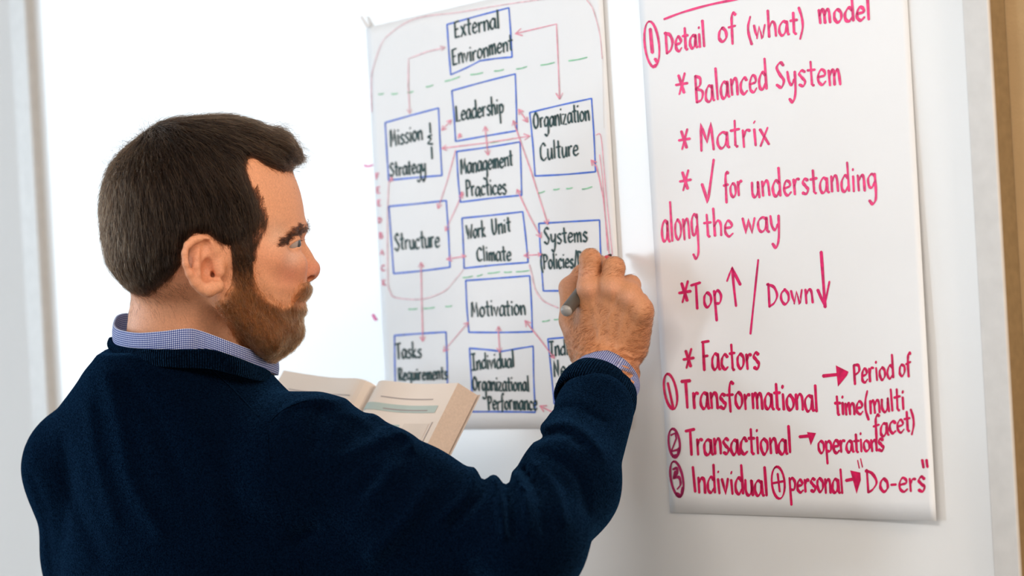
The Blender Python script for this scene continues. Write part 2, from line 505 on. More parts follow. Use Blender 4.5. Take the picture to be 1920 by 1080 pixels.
# a one-stroke hand: glyph -> (width, strokes); "!" keeps a stroke straight
GL = {
 'a': (.70, ['.6,.85 .35,1 .08,.7 .05,.25 .25,0 .5,.25 .62,.9', '!.62,.98 .64,.1 .74,0']),
 'b': (.66, ['!.1,1.8 .1,0', '.1,.6 .35,1 .6,.7 .55,.2 .3,0 .1,.2']),
 'c': (.62, ['.6,.8 .4,1 .12,.75 .08,.3 .3,0 .6,.15']),
 'd': (.70, ['.6,.8 .35,1 .08,.6 .1,.15 .32,0 .58,.3', '!.62,1.8 .64,0']),
 'e': (.62, ['.1,.5 .55,.6 .52,.9 .3,1 .08,.65 .1,.2 .35,0 .62,.2']),
 'f': (.50, ['.55,1.65 .4,1.8 .25,1.5 .22,.8 .22,-.25', '!0,.9 .5,.95']),
 'g': (.68, ['.6,.85 .35,1 .08,.7 .1,.2 .35,.1 .58,.5', '.62,1 .62,0 .58,-.7 .3,-.95 .08,-.75']),
 'h': (.64, ['!.1,1.8 .1,0', '.1,.6 .35,1 .55,.8 .58,0']),
 'i': (.24, ['!.12,1 .14,0', '!.13,1.38 .17,1.5']),
 'k': (.62, ['!.1,1.8 .1,0', '!.55,1 .12,.5 .6,0']),
 'l': (.26, ['!.12,1.8 .14,0']),
 'm': (.92, ['!.08,1 .1,0', '.1,.6 .3,1 .42,.8 .45,0', '.45,.6 .65,1 .8,.8 .84,0']),
 'n': (.64, ['!.08,1 .1,0', '.1,.6 .35,1 .55,.8 .58,0']),
 'o': (.66, ['.35,1 .1,.75 .08,.3 .3,0 .58,.25 .6,.7 .35,1']),
 'p': (.66, ['!.08,1 .14,-.95', '.1,.7 .35,1 .6,.7 .5,.2 .12,.15']),
 'q': (.68, ['.6,.85 .35,1 .08,.7 .1,.2 .35,.1 .58,.5', '!.62,1 .64,-.9']),
 'r': (.50, ['!.08,1 .1,0', '.1,.6 .28,.95 .5,.95']),
 's': (.54, ['.5,.88 .3,1 .1,.78 .3,.52 .5,.3 .35,0 .05,.1']),
 't': (.50, ['!.25,1.6 .25,.12 .38,0', '!0,1 .52,1.04']),
 'u': (.66, ['.08,1 .08,.3 .28,0 .52,.3 .58,1', '!.58,1 .62,0']),
 'v': (.58, ['!.05,1 .28,0 .55,1']),
 'w': (.86, ['!.03,1 .2,0 .42,.9 .6,0 .82,1']),
 'x': (.58, ['!.05,1 .55,0', '!.55,1.1 .05,-.05']),
 'y': (.62, ['.05,1 .1,.4 .3,.15 .5,.5', '.58,1 .52,-.3 .3,-.95 .08,-.7']),
 'z': (.58, ['!.05,1 .5,1 .05,0 .55,0']),
 'A': (.8, ['!0,0 .4,1.6 .75,0', '!.15,.6 .6,.6']),
 'B': (.70, ['!.1,1.7 .1,0', '.1,1.7 .5,1.5 .45,1.05 .1,.9', '.1,.9 .62,.65 .55,.15 .1,0']),
 'C': (.76, ['.7,1.35 .45,1.6 .12,1.2 .1,.4 .4,0 .75,.25']),
 'D': (.82, ['!.1,1.6 .12,0', '0,1.55 .5,1.35 .75,.8 .5,.25 .12,0']),
 'E': (.66, ['!.1,1.6 .1,0', '!.1,1.6 .62,1.68', '!.1,.85 .5,.9', '!.1,0 .64,.05']),
 'F': (.66, ['!.12,1.6 .12,0', '!.05,1.6 .68,1.68', '!.12,.9 .5,.95']),
 'I': (.26, ['!.08,1.6 .16,0']),
 'J': (.58, ['!0,1.6 .55,1.62', '!.28,1.6 .28,0', '!0,0 .55,.03']),
 'K': (.66, ['!.1,1.6 .1,0', '!.6,1.6 .12,.7 .65,0']),
 'L': (.66, ['!.1,1.6 .1,0 .64,.06']),
 'M': (.90, ['!.06,0 .12,1.6 .42,.45 .72,1.6 .80,0']),
 'N': (.74, ['!.1,0 .1,1.6 .6,0 .62,1.6']),
 'O': (.86, ['.4,1.6 .1,1.1 .1,.4 .4,0 .72,.4 .72,1.15 .4,1.6']),
 'P': (.66, ['!.1,1.6 .12,0', '.1,1.6 .55,1.5 .6,1.0 .12,.75']),
 'R': (.70, ['!.1,1.6 .12,0', '.1,1.6 .55,1.5 .55,1.0 .12,.8', '!.2,.8 .65,0']),
 'S': (.68, ['.6,1.4 .4,1.6 .12,1.3 .35,.85 .6,.45 .4,0 .05,.2']),
 'T': (.74, ['!0,1.6 .75,1.68', '!.38,1.62 .40,0']),
 'U': (.74, ['.08,1.6 .1,.4 .35,0 .6,.4 .64,1.6']),
 'V': (.70, ['!0,1.6 .32,0 .66,1.6']),
 'W': (1.0, ['!0,1.6 .22,0 .48,1.2 .72,0 .98,1.6']),
 '(': (.30, ['.28,1.8 .08,1.1 .08,.4 .28,-.35']),
 ')': (.30, ['.02,1.8 .22,1.1 .22,.4 .02,-.35']),
 '/': (.44, ['!.45,1.9 0,-.4']),
 '-': (.50, ['!.06,.5 .44,.52']),
 '&': (.40, ['.35,1.3 .1,1.2 .3,.9 .05,.5 .38,.3', '!.25,2.7 .25,1.55', '!.3,.0 .3,-1.3']),
 ' ': (.45, []),
}


def write(inkset, text, x0, y0, x1, y1, xh, w, gap=0.16, tilt=0.056, cap=1.0, rise=1.0):
    adv = sum(GL[c][0] + gap for c in text) - gap
    sx = math.hypot(x1 - x0, y1 - y0) / adv
    ux, uy = (x1 - x0) / adv, (y1 - y0) / adv
    cur = 0.0
    for i, c in enumerate(text):
        wd, strokes = GL[c]
        js = random.uniform(0.93, 1.07); jb = random.uniform(-0.05, 0.05)
        for st in strokes:
            straight = st[0] == '!'
            pts = [tuple(map(float, q.split(','))) for q in st.lstrip('!').split()]
            out = []
            for gx, gy in pts:
                if gy > 1.05: gy = 1 + (gy - 1) * rise * (cap if c.isupper() else 1)
                gy = gy * js + jb
                gx += random.uniform(-0.02, 0.02); gy += random.uniform(-0.025, 0.025)
                X = x0 + (cur + gx) * ux - gy * xh * tilt
                Y = y0 + (cur + gx) * uy - gy * xh
                out.append((X, Y))
            inkset.stroke(out, w * random.uniform(0.92, 1.08), not straight)
        cur += wd + gap


def star(k, cx, cy, r, w):
    k.stroke([(cx - r * .30, cy - r * .8), (cx + r * .22, cy + r * .85)], w, False)
    k.stroke([(cx + r * .28, cy - r), (cx - r * .22, cy + r)], w, False)
    k.stroke([(cx - r * .55, cy + r * .12), (cx + r * .55, cy - r * .06)], w, False)


def sheet_mesh(corn, hf, name, mat, parent, nx=40, ny=30, thick=0.0003):
    (ax, ay), (bx, by), (cx, cy), (dx, dy) = corn      # TL TR BR BL in pixels
    u, v = np.meshgrid(np.linspace(0, 1, nx + 1), np.linspace(0, 1, ny + 1), indexing='ij')
    X = (1 - u) * (1 - v) * ax + u * (1 - v) * bx + u * v * cx + (1 - u) * v * dx
    Y = (1 - u) * (1 - v) * ay + u * (1 - v) * by + u * v * cy + (1 - u) * v * dy
    X, Y = X.ravel(), Y.ravel()
    h = hf(X, Y)
    P = np.vstack([wp(X, Y, h), wp(X, Y, h) - WN * thick])
    n = (nx + 1) * (ny + 1)
    I = lambda i, j: i * (ny + 1) + j
    F = []
    for i in range(nx):
        for j in range(ny):
            q = (I(i, j), I(i, j + 1), I(i + 1, j + 1), I(i + 1, j))
            F.append(q); F.append(tuple(k + n for k in q[::-1]))
    for i in range(nx):
        F.append((I(i, 0), I(i + 1, 0), I(i + 1, 0) + n, I(i, 0) + n)); F.append((I(i, ny), I(i, ny) + n, I(i + 1, ny) + n, I(i + 1, ny)))
    for j in range(ny):
        F.append((I(0, j), I(0, j) + n, I(0, j + 1) + n, I(0, j + 1))); F.append((I(nx, j), I(nx, j + 1), I(nx, j + 1) + n, I(nx, j) + n))
    return mesh(name, P, F, mat, parent)


# ---- right sheet: pink notes; its right edge stands off the board
def h_right(x, y):
    left = 1200 + 0.056 * np.asarray(y, float)
    u = np.clip((np.asarray(x, float) - left) / 505.0, 0, 1)
    v = np.clip(np.asarray(y, float) / 975.0, -0.2, 1)
    return 0.0012 + (0.0015 + 0.0065 * np.clip(v * 1.5, 0.1, 1)) * u ** 2.2 + 0.0012 * np.sin(u * 5 + v * 2) * u


rs = empty('flip_chart_sheet', wall_pt(*wall_st(1505, 968), 0.0))
tag(rs, 'large white paper sheet with pink handwritten notes, right one of two on whiteboard', 'paper')
sheet_mesh([(1193.5, -70), (1696.5, -85), (1755.5, 977), (1256.5, 961)], h_right, 'paper', M['paper'], rs)


def note_line(mat, fn, label):
    k = Ink(h_right); fn(k); o = k.build('handwriting', mat, rs); o['label'] = label; return o


W5 = 5.3
def L1(k):
    k.stroke([(1245, 36), (1280, 23), (1330, 9), (1384, -2)], 4.6)
    k.ellipse(1222, 83, 13.5, 43, 4.6, 0.10); k.stroke([(1219, 54), (1223, 99)], 7, False)
    k.stroke([(1228, 110), (1232, 118), (1226, 124)], 6)
    write(k, 'Detail', 1248, 100, 1322, 86, 26, W5)
    write(k, 'of', 1347, 79, 1380, 74, 27, W5)
    write(k, '(what)', 1402, 74, 1507, 62, 26, W5)
    write(k, 'model', 1535, 45, 1632, 36, 24, W5 + .6, rise=0.95)
note_line(I_PINK, L1, 'pink heading line with circled number one')
def L2(k):
    star(k, 1278, 157, 20, W5)
    write(k, 'Balanced', 1304, 195, 1438, 166, 31, W5)
    write(k, 'System', 1455, 166, 1577, 157, 29, W5)
note_line(I_PINK, L2, 'pink line reading Balanced System')
def L3(k):
    star(k, 1283, 261, 19, W5); write(k, 'Matrix', 1313, 282, 1442, 271, 32, W5)
note_line(I_PINK, L3, 'pink line reading Matrix')
def L4(k):
    star(k, 1285, 338, 19, W5)
    k.stroke([(1316, 345), (1327, 379), (1338, 299)], W5 + .6, False)
    write(k, 'for', 1358, 374, 1392, 366, 27, W5)
    write(k, 'understanding', 1409, 370, 1643, 355, 29, W5, gap=0.2)
note_line(I_PINK, L4, 'pink line with tick mark')
def L5(k):
    write(k, 'along', 1241, 452, 1310, 446, 40, W5 - .4)
    write(k, 'the', 1321, 444, 1374, 442, 28, W5)
    write(k, 'way', 1393, 436, 1462, 434, 29, W5)
note_line(I_PINK, L5, 'pink line reading along the way')
def L6(k):
    star(k, 1284, 547, 20, W5 + .6)
    write(k, 'Top', 1298, 579, 1354, 573, 27, W5 + .3, cap=1.25)
    k.stroke([(1380, 574), (1376, 540), (1372.6, 503)], W5, False)
    k.stroke([(1363, 527), (1372, 502), (1388, 534)], W5, False)
    k.stroke([(1421.5, 487), (1407, 626)], W5 - .6, False)
    write(k, 'Down', 1440, 574, 1525, 568, 27, W5, cap=1.2)
    k.stroke([(1539.5, 472), (1547, 576)], W5 + 1.2, False); k.stroke([(1533, 543), (1546, 574), (1555, 528)], W5, False)
note_line(ink('magenta_marker_ink', (0.68, 0.015, 0.14)), L6, 'pink line with up and down arrows')
def L7(k):
    star(k, 1291, 672, 18, W5 + .4); write(k, 'Factors', 1318, 694, 1424, 692, 29, W5 + .3, cap=1.3)
note_line(I_RED, L7, 'crimson line reading Factors')
def L8(k):
    k.ellipse(1257, 734, 11.5, 33, 5, 0.16); k.stroke([(1252, 718), (1262, 764)], 5.5, False)
    write(k, 'Transformational', 1280, 764, 1534, 770, 29, W5 + .4, gap=0.12)
    k.stroke([(1543, 705), (1572, 702)], 6.5, False); k.fill([(1567, 685), (1591, 697), (1588, 704), (1571, 725)])
note_line(I_RED, L8, 'crimson line with circled number one')
def L9(k):
    write(k, 'Period', 1601, 722, 1676, 708, 24, W5 - .2); write(k, 'of', 1686, 706, 1708, 698, 22, W5 - .2)
    write(k, 'time', 1566, 778, 1618, 776, 22, W5, gap=0.1); write(k, '(multi', 1622, 778, 1696, 768, 24, W5 - .2, gap=0.1)
    write(k, 'facet)', 1639, 820, 1715, 806, 23, W5 - .2, gap=0.1)
note_line(I_RED, L9, 'crimson note at the right edge')
def L10(k):
    write(k, 'Transactional', 1288, 853, 1484, 850, 29, W5 + .4, gap=0.12)
    k.stroke([(1499, 819), (1520, 817)], 6, False); k.fill([(1513, 810), (1530, 812), (1520, 835)])
    write(k, 'operations', 1534, 849, 1657, 846, 22, W5, gap=0.1)
note_line(I_RED, L10, 'crimson line reading Transactional')
def L11(k):
    k.ellipse(1264, 831, 10.5, 27, 4.8, 0.1); k.stroke([(1258, 816), (1266, 812), (1268, 822), (1259, 846), (1272, 843)], 5, False)
    k.stroke([(1262, 856), (1270, 852), (1273, 840)], 6.5)
    k.ellipse(1269, 898, 11.5, 33, 4.8, 0.16); k.stroke([(1262, 880), (1269, 878), (1269, 890), (1263, 896), (1273, 895), (1276, 908), (1270, 917)], 5.4)
    k.stroke([(1266, 884), (1264, 895)], 7, False); k.stroke([(1268, 926), (1277, 930), (1280, 914)], 7)
note_line(I_DARKP, L11, 'plum circled numbers two and three')
def L12(k):
    write(k, 'Individual', 1300, 922, 1440, 930, 29, W5 + .4, gap=0.14)
    k.ellipse(1459, 905, 12, 30, 4.6, 0.08); k.stroke([(1458, 888), (1462, 922)], 4.8, False); k.stroke([(1449, 906), (1470, 902)], 4.8, False)
    write(k, 'personal', 1480, 922, 1581, 924, 25, W5, gap=0.12)
    k.stroke([(1586, 901), (1600, 898)], 6, False); k.fill([(1594, 882), (1613, 886), (1614, 900), (1606, 926)])
    k.stroke([(1608, 863), (1611, 878)], 2.6, False); k.stroke([(1613.5, 860), (1617, 876)], 2.6, False)
    write(k, 'Do-ers', 1625, 923, 1735, 921, 26, W5, gap=0.14, cap=1.2)
    k.stroke([(1729, 862), (1731.5, 877)], 5.5, False); k.stroke([(1737, 862), (1739, 876)], 5.5, False)
note_line(I_RED, L12, 'crimson bottom line with circled plus')


# ---- left sheet: box diagram
def h_left(x, y):
    x = np.asarray(x, float); y = np.asarray(y, float)
    u = np.clip((x - 690 - 0.053 * y) / 450.0, 0, 1)
    return 0.0015 + 0.0012 * np.sin(u * 9) * (0.4 + u) + 0.004 * np.clip((u - 0.9) / 0.1, 0, 1) ** 2 * 0.5


ls = empty('flip_chart_sheet', wall_pt(*wall_st(950, 805), 0.0))
tag(ls, 'white paper sheet with blue boxed diagram and black lettering behind the raised hand', 'paper')
sheet_mesh([(686.5, 52), (1127, -50), (1177, 803), (728, 806)], h_left, 'paper', M['paper'], ls)
b = MB()
tl = np.array([wp(686.5, 52, 0.0035), wp(674, 31, 0.006), wp(678, 29, 0.006), wp(694, 50, 0.0035)])
b.add(list(tl) + list(tl - WN * 0.0004), [(0, 1, 2, 3), (7, 6, 5, 4), (0, 4, 5, 1), (1, 5, 6, 2), (2, 6, 7, 3), (3, 7, 4, 0)])
b.build('curled_corner', M['tape'], ls)
# the sheet's folded right margin line
k = Ink(h_left, 0.0002); k.stroke([(1130, 105), (1131, 170), (1132.5, 240)], 1.6); k.build('margin_crease', M['tape'], ls)

WB = 3.1
BOXES = [
 ([(838, 46), (954, 14.5), (960, 107), (900, 114), (845, 140)], [('External', 852, 71, 936, 52, 18), ('Environment', 848, 123, 961, 93, 18)], 'box reading External Environment'),
 ([(847, 170), (966, 138.5), (969, 245), (854, 265)], [('Leadership', 855, 227, 944, 212, 18)], 'box reading Leadership'),
 ([(993, 211), (1109, 184.5), (1116.5, 322), (1003, 330)], [('Organization', 1000, 241, 1105, 226, 19), ('Culture', 1013, 301, 1084, 291, 19)], 'box reading Organization Culture'),
 ([(722, 230), (822, 202.5), (828.5, 329), (728.5, 338)], [('Mission', 732, 275, 792, 261, 18), ('&', 801, 277, 812, 275, 18), ('Strategy', 731, 331, 798, 323, 16)], 'box reading Mission and Strategy'),
 ([(856, 284), (975, 266), (978, 366), (863, 379)], [('Management', 864, 327, 961, 310, 18), ('Practices', 874, 368, 949, 364, 18)], 'box reading Management Practices'),
 ([(729, 387), (836.5, 376), (843.5, 501), (738, 513)], [('Structure', 740, 469, 824, 463, 18)], 'box reading Structure'),
 ([(866, 409), (980, 397), (990, 492), (870, 503)], [('Work', 875, 448, 910, 443, 17), ('Unit', 922, 440, 957, 434, 17), ('Climate', 894, 489, 958, 488, 16)], 'box reading Work Unit Climate'),
 ([(1010, 419), (1124, 412.5), (1130, 543), (1018.5, 545.5)], [('Systems', 1020, 458, 1101, 452, 18), ('(Policies/P', 1014, 505, 1091, 501, 17)], 'box reading Systems'),
 ([(873, 526), (993, 517), (998, 622), (879, 623)], [('Motivation', 884, 594, 985, 590, 18)], 'box reading Motivation'),
 ([(739.5, 629), (836, 622.5), (839, 742), (742, 746)], [('Tasks', 742, 672, 790, 670, 16), ('Requirements', 747, 713, 839, 711, 14)], 'box reading Tasks Requirements'),
 ([(880, 653), (940, 659), (999.5, 649), (1003.5, 773), (886, 772)], [('Jndividual', 885, 693, 964, 688, 17), ('Organizational', 886, 732, 992, 733, 16), ('Performance', 915, 768, 1007, 768, 16)], 'box reading Individual Organizational Performance'),
 ([(1027, 635.5), (1140, 626), (1150, 765), (1039, 757)], [('Jndividual', 1031, 668, 1118, 660, 17), ('Needs', 1038, 706, 1095, 704, 18), ('Values', 1045, 746, 1110, 744, 17)], 'box at the sheet edge behind the sleeve'),
]
for poly, texts, lab in BOXES:
    k = Ink(h_left)
    pp = [np.array(q, float) for q in poly]; pp.append(pp[0])
    for a, c in zip(pp[:-1], pp[1:]):
        mid = (a + c) / 2 + np.array([random.uniform(-1, 1), random.uniform(-1, 1)])
        k.stroke([a, mid, c], WB)
    bo = k.build('diagram_box', I_BLUE, ls); bo['label'] = 'blue outlined ' + lab
    k = Ink(h_left, 0.0006)
    for (tx, x0, y0, x1, y1, xh) in texts:
        write(k, tx, x0, y0, x1, y1, xh, 3.7, gap=0.14, cap=1.05)
    k.build('lettering', I_BLACK, bo)

AR = [
 ([(966, 63), (1043, 45), (1046, 110), (1049, 186)], 14, 13), ([(828, 278), (910, 268), (993, 255)], 10, 12),
 ([(828, 244), (846, 225)], 9, 9), ([(972, 205), (989, 229)], 10, 10), ([(909, 237), (912, 265), (915, 291)], 10, 10),
 ([(962, 226), (995, 320), (1027, 421)], 10, 10), ([(854, 281), (838, 340), (821, 391)], 0, 10),
 ([(866, 364), (850, 400), (835, 433)], 8, 9), ([(969, 355), (992, 404), (1014.5, 446)], 9, 11),
 ([(837, 486), (873, 480)], 11, 8), ([(982, 479), (1015, 477)], 11, 7), ([(789, 492), (790.5, 570), (792.5, 640)], 10, 10),
 ([(878, 604), (831, 659)], 10, 11), ([(934, 612), (935, 636), (937, 661)], 10, 10), ([(984, 601), (1012, 636), (1039, 672)], 12, 8),
 ([(1012, 761), (1030, 770), (1046, 777)], 13, 0), ([(1108, 300), (1118, 312), (1123, 332), (1131, 372)], 11, 0),
]
for pts, a, c in AR:
    k = Ink(h_left, 0.0008); k.arrow(pts, 1.9, a, c); k.build('red_arrow', I_ROSE, ls)
def one(name, mat, pts, w, layer=0.0008, smooth=True):
    q = Ink(h_left, layer); q.stroke(pts, w, smooth); return q.build(name, mat, ls)
one('red_line', I_ROSE, [(1131, 372), (1137, 430), (1142, 478)], 1.8)
one('red_line', I_ROSE, [(1117, 253), (1126, 254), (1131, 300), (1136, 360), (1142, 420), (1148, 478)], 1.4)
one('red_line', I_ROSE, [(1124, 290), (1129, 330), (1134, 400), (1139, 470)], 1.4)
for (x, y) in ((861, 255), (865, 364), (733, 337)): one('red_tick', I_ROSE, [(x - 2, y + 4), (x, y - 4), (x + 3, y + 2)], 3.2)
k = Ink(h_left, 0.0008)
k.arrow([(834, 89), (800, 97), (765.5, 110), (765, 160), (768, 213)], 2.2, 9, 9); k.build('faded_arrow', I_FAINT, ls)
for pts, w in (([(696.5, 210), (696, 150), (701, 122), (716, 80), (735, 60), (764, 41), (800, 30), (860, 23), (949, 8), (1030, -3)], 1.8),
               ([(1100, 0), (1110, 14), (1118, 38), (1125, 68), (1129, 110)], 1.8),
               ([(728.5, 340), (726, 420), (727, 523), (731, 546), (742, 558), (790, 561), (831, 547), (850, 528), (869, 505)], 1.9),
               ([(992, 496), (997, 515), (1002, 539), (1011, 556), (1023, 567), (1047, 577.5)], 2.0)):
    one('faded_loop', I_FAINT, pts, w)
I_MARGIN = ink('rose_margin_ink', (0.75, 0.22, 0.32))
for i, c in enumerate('FEEDBACK'):
    y = (336, 362, 386, 418, 447, 478, 508, 535)[i]; x = 704 + (y - 336) * 0.062
    k = Ink(h_left, 0.0006); write(k, c, x, y, x + 7, y, 6.5, 2.4); k.build('margin_letter', I_MARGIN, ls)
for (a, c, d, e) in ((135, 477, 160, 473), (200, 475, 230, 473), (280, 468, 310, 463), (375, 440, 410, 430), (470, 412, 545, 388), (600, 378, 662, 368), (720, 360, 768, 352), (832, 350, 885, 337), (955, 330, 1025, 316), (1097, 308, 1190, 290), (700, 722, 750, 712), (780, 708, 815, 700), (940, 978, 975, 968), (1020, 960, 1050, 955), (1085, 955, 1115, 950), (1165, 958, 1215, 945)):
    one('green_dash', I_GREEN, [(660 + a / 2.7, c / 2.7), (660 + (a + d) / 5.4, (c + e) / 5.4 + .8), (660 + d / 2.7, e / 2.7)], 2.4, 0.0005)
for (a, c, d, e) in ((510, 345, 555, 338), (575, 338, 600, 330), (625, 325, 680, 318), (700, 320, 735, 318), (755, 318, 815, 312), (875, 547, 910, 540), (930, 538, 950, 536), (260, 490, 300, 488), (330, 487, 380, 482), (430, 478, 460, 475)):
    one('green_dash', I_GREEN, [(660 + a / 2.454, 380 + c / 2.454), (660 + (a + d) / 4.908, 380 + (c + e) / 4.908 + .6), (660 + d / 2.454, 380 + e / 2.454)], 2.2, 0.0005)
# loose pink marks on the board itself, left of the sheet
I_BRIGHT = ink('bright_pink_ink', (0.85, 0.16, 0.42))
for pts, w in (([(683, 310), (690, 312), (699, 309)], 3), ([(699, 590), (702, 596), (705, 600)], 5)):
    k = Ink(lambda x, y: np.zeros(len(x)), 0.0006); k.stroke(pts, w); k.build('pink_mark', I_BRIGHT, wb)

# ------------------------------------------------------------------ implicit surfaces on a stretched grid
def axis(*segs):
    """segs: (start, end, step) runs, joined to one increasing list of samples"""
    out = []
    for a, c, st in segs:
        n = max(1, int(round((c - a) / st)))
        out += [a + (c - a) * i / n for i in range(n)]
    out.append(segs[-1][1])
    return np.array(out, np.float32)


class Grid:
    def __init__(s, xs, ys, zs, init=0.06):
        s.x, s.y, s.z = xs, ys, zs
        s.F = np.full((len(xs), len(ys), len(zs)), init, np.float32)
    def block(s, lo, hi):
        sl = []
        for a, l, h in zip((s.x, s.y, s.z), lo, hi):
            i0 = max(0, int(np.searchsorted(a, l)) - 1); i1 = min(len(a), int(np.searchsorted(a, h)) + 1)
            if i1 - i0 < 1: return None
            sl.append(slice(i0, i1))
        return tuple(sl)
    def coords(s, sl):
        return s.x[sl[0]][:, None, None], s.y[sl[1]][None, :, None], s.z[sl[2]][None, None, :]
    def put(s, lo, hi, fun, k, mode='add'):
        sl = s.block(lo, hi)
        if sl is None: return
        X, Y, Z = s.coords(sl)
        d = np.broadcast_to(fun(X, Y, Z), s.F[sl].shape).astype(np.float32)
        s.F[sl] = smin(s.F[sl], d, k) if mode == 'add' else -smin(-s.F[sl], d, k)
    def capsule(s, a, c, ra, rc, k=0.01, mode='add', flat=None):
        """tapered limb from a to c; flat=(dir, f) squeezes it along dir by f"""
        a = np.asarray(a, np.float32); c = np.asarray(c, np.float32)
        m = max(ra, rc) * 1.3 + k + 0.02
        lo = np.minimum(a, c) - m; hi = np.maximum(a, c) + m
        ab = c - a; L2 = float(ab @ ab) + 1e-12
        def fun(X, Y, Z):
            dx, dy, dz = X - a[0], Y - a[1], Z - a[2]
            t = np.clip((dx * ab[0] + dy * ab[1] + dz * ab[2]) / L2, 0, 1)
            ex, ey, ez = dx - t * ab[0], dy - t * ab[1], dz - t * ab[2]
            if flat is None:
                r = np.sqrt(ex * ex + ey * ey + ez * ez)
            else:
                n, f = flat
                dn = ex * n[0] + ey * n[1] + ez * n[2]
                r = np.sqrt(np.maximum(ex * ex + ey * ey + ez * ez - dn * dn, 0) + (dn / f) ** 2)
            return r - (ra + (rc - ra) * t)
        s.put(lo, hi, fun, k, mode)
    def ball(s, c, r, k=0.01, mode='add'):
        s.capsule(c, np.asarray(c) + np.array([0, 1e-5, 0]), r, r, k, mode)
    def ellipsoid(s, c, axes, rad, k=0.01, mode='add'):
        c = np.asarray(c, float); m = max(rad) + k + 0.02
        A = [np.asarray(v, float) / np.linalg.norm(v) for v in axes]
        def fun(X, Y, Z):
            q = 0; g = 0
            dx, dy, dz = X - c[0], Y - c[1], Z - c[2]
            for v, r in zip(A, rad):
                w = dx * v[0] + dy * v[1] + dz * v[2]
                q = q + (w / r) ** 2; g = g + (w / r ** 2) ** 2
            q = np.sqrt(q)
            return q * (q - 1) / np.maximum(np.sqrt(g), 1e-4)
        s.put(c - m, c + m, fun, k, mode)
    def sample(s, P):
        idx = []; fr = []
        for a, v in zip((s.x, s.y, s.z), P.T):
            i = np.clip(np.searchsorted(a, v) - 1, 0, len(a) - 2)
            idx.append(i); fr.append(np.clip((v - a[i]) / (a[i + 1] - a[i]), 0, 1))
        i, j, k = idx; u, v, w = fr; F = s.F; r = 0
        for di in (0, 1):
            for dj in (0, 1):
                for dk in (0, 1):
                    r = r + F[i + di, j + dj, k + dk] * (u if di else 1 - u) * (v if dj else 1 - v) * (w if dk else 1 - w)
        return r
    def grad(s, P, e=0.0025):
        g = np.stack([s.sample(P + np.eye(3)[i] * e) - s.sample(P - np.eye(3)[i] * e) for i in range(3)], -1)
        return g / (np.linalg.norm(g, axis=1, keepdims=True) + 1e-9)
    def surface(s, relax=1):
        F = s.F; S = F < 0
        nx, ny, nz = F.shape
        cnt = np.zeros((nx - 1, ny - 1, nz - 1), np.int8)
        for di in (0, 1):
            for dj in (0, 1):
                for dk in (0, 1):
                    cnt += S[di:nx - 1 + di, dj:ny - 1 + dj, dk:nz - 1 + dk]
        act = (cnt > 0) & (cnt < 8)
        I, J, K = np.nonzero(act)
        vid = np.full(act.shape, -1, np.int32); vid[I, J, K] = np.arange(len(I))
        acc = np.zeros((len(I), 3)); num = np.zeros(len(I))
        cs = [(a, c, d) for a in (0, 1) for c in (0, 1) for d in (0, 1)]
        for p in cs:
            for ax in range(3):
                if p[ax]: continue
                q = list(p); q[ax] = 1
                f0 = F[I + p[0], J + p[1], K + p[2]]; f1 = F[I + q[0], J + q[1], K + q[2]]
                m = (f0 < 0) != (f1 < 0)
                t = np.where(m, f0 / np.where(m, f0 - f1, 1), 0)
                pos = np.array(p, float)[None, :].repeat(len(I), 0); pos[:, ax] += t
                acc[m] += pos[m]; num[m] += 1
        acc /= num[:, None]
        V = np.stack([a[i] + f * (a[i + 1] - a[i]) for a, i, f in zip((s.x, s.y, s.z), (I, J, K), acc.T)], -1)
        quads = []
        A = S[:-1, 1:-1, 1:-1] != S[1:, 1:-1, 1:-1]
        i, j, k = np.nonzero(A); j = j + 1; k = k + 1
        q = np.stack([vid[i, j - 1, k - 1], vid[i, j, k - 1], vid[i, j, k], vid[i, j - 1, k]], -1)
        fl = S[i, j, k]; quads.append(np.where(fl[:, None], q, q[:, ::-1]))
        A = S[1:-1, :-1, 1:-1] != S[1:-1, 1:, 1:-1]
        i, j, k = np.nonzero(A); i = i + 1; k = k + 1
        q = np.stack([vid[i - 1, j, k - 1], vid[i - 1, j, k], vid[i, j, k], vid[i, j, k - 1]], -1)
        fl = S[i, j, k]; quads.append(np.where(fl[:, None], q, q[:, ::-1]))
        A = S[1:-1, 1:-1, :-1] != S[1:-1, 1:-1, 1:]
        i, j, k = np.nonzero(A); i = i + 1; j = j + 1
        q = np.stack([vid[i - 1, j - 1, k], vid[i, j - 1, k], vid[i, j, k], vid[i - 1, j, k]], -1)
        fl = S[i, j, k]; quads.append(np.where(fl[:, None], q, q[:, ::-1]))
        Q = np.concatenate(quads)
        Q = Q[(Q >= 0).all(1)]
        for _ in range(relax):
            a2 = np.zeros_like(V); n2 = np.zeros(len(V))
            for u in range(4):
                for w in (1, 3):
                    np.add.at(a2, Q[:, u], V[Q[:, (u + w) % 4]]); np.add.at(n2, Q[:, u], 1)
            V = np.where(n2[:, None] > 0, 0.5 * V + 0.5 * a2 / np.maximum(n2, 1)[:, None], V)
        return V, Q


def smin(a, c, k):
    if k <= 0: return np.minimum(a, c)
    h = np.clip(0.5 + 0.5 * (c - a) / k, 0, 1)
    return c + (a - c) * h - k * h * (1 - h)


def sstep(a, c, x):
    t = np.clip((x - a) / (c - a), 0, 1); return t * t * (3 - 2 * t)


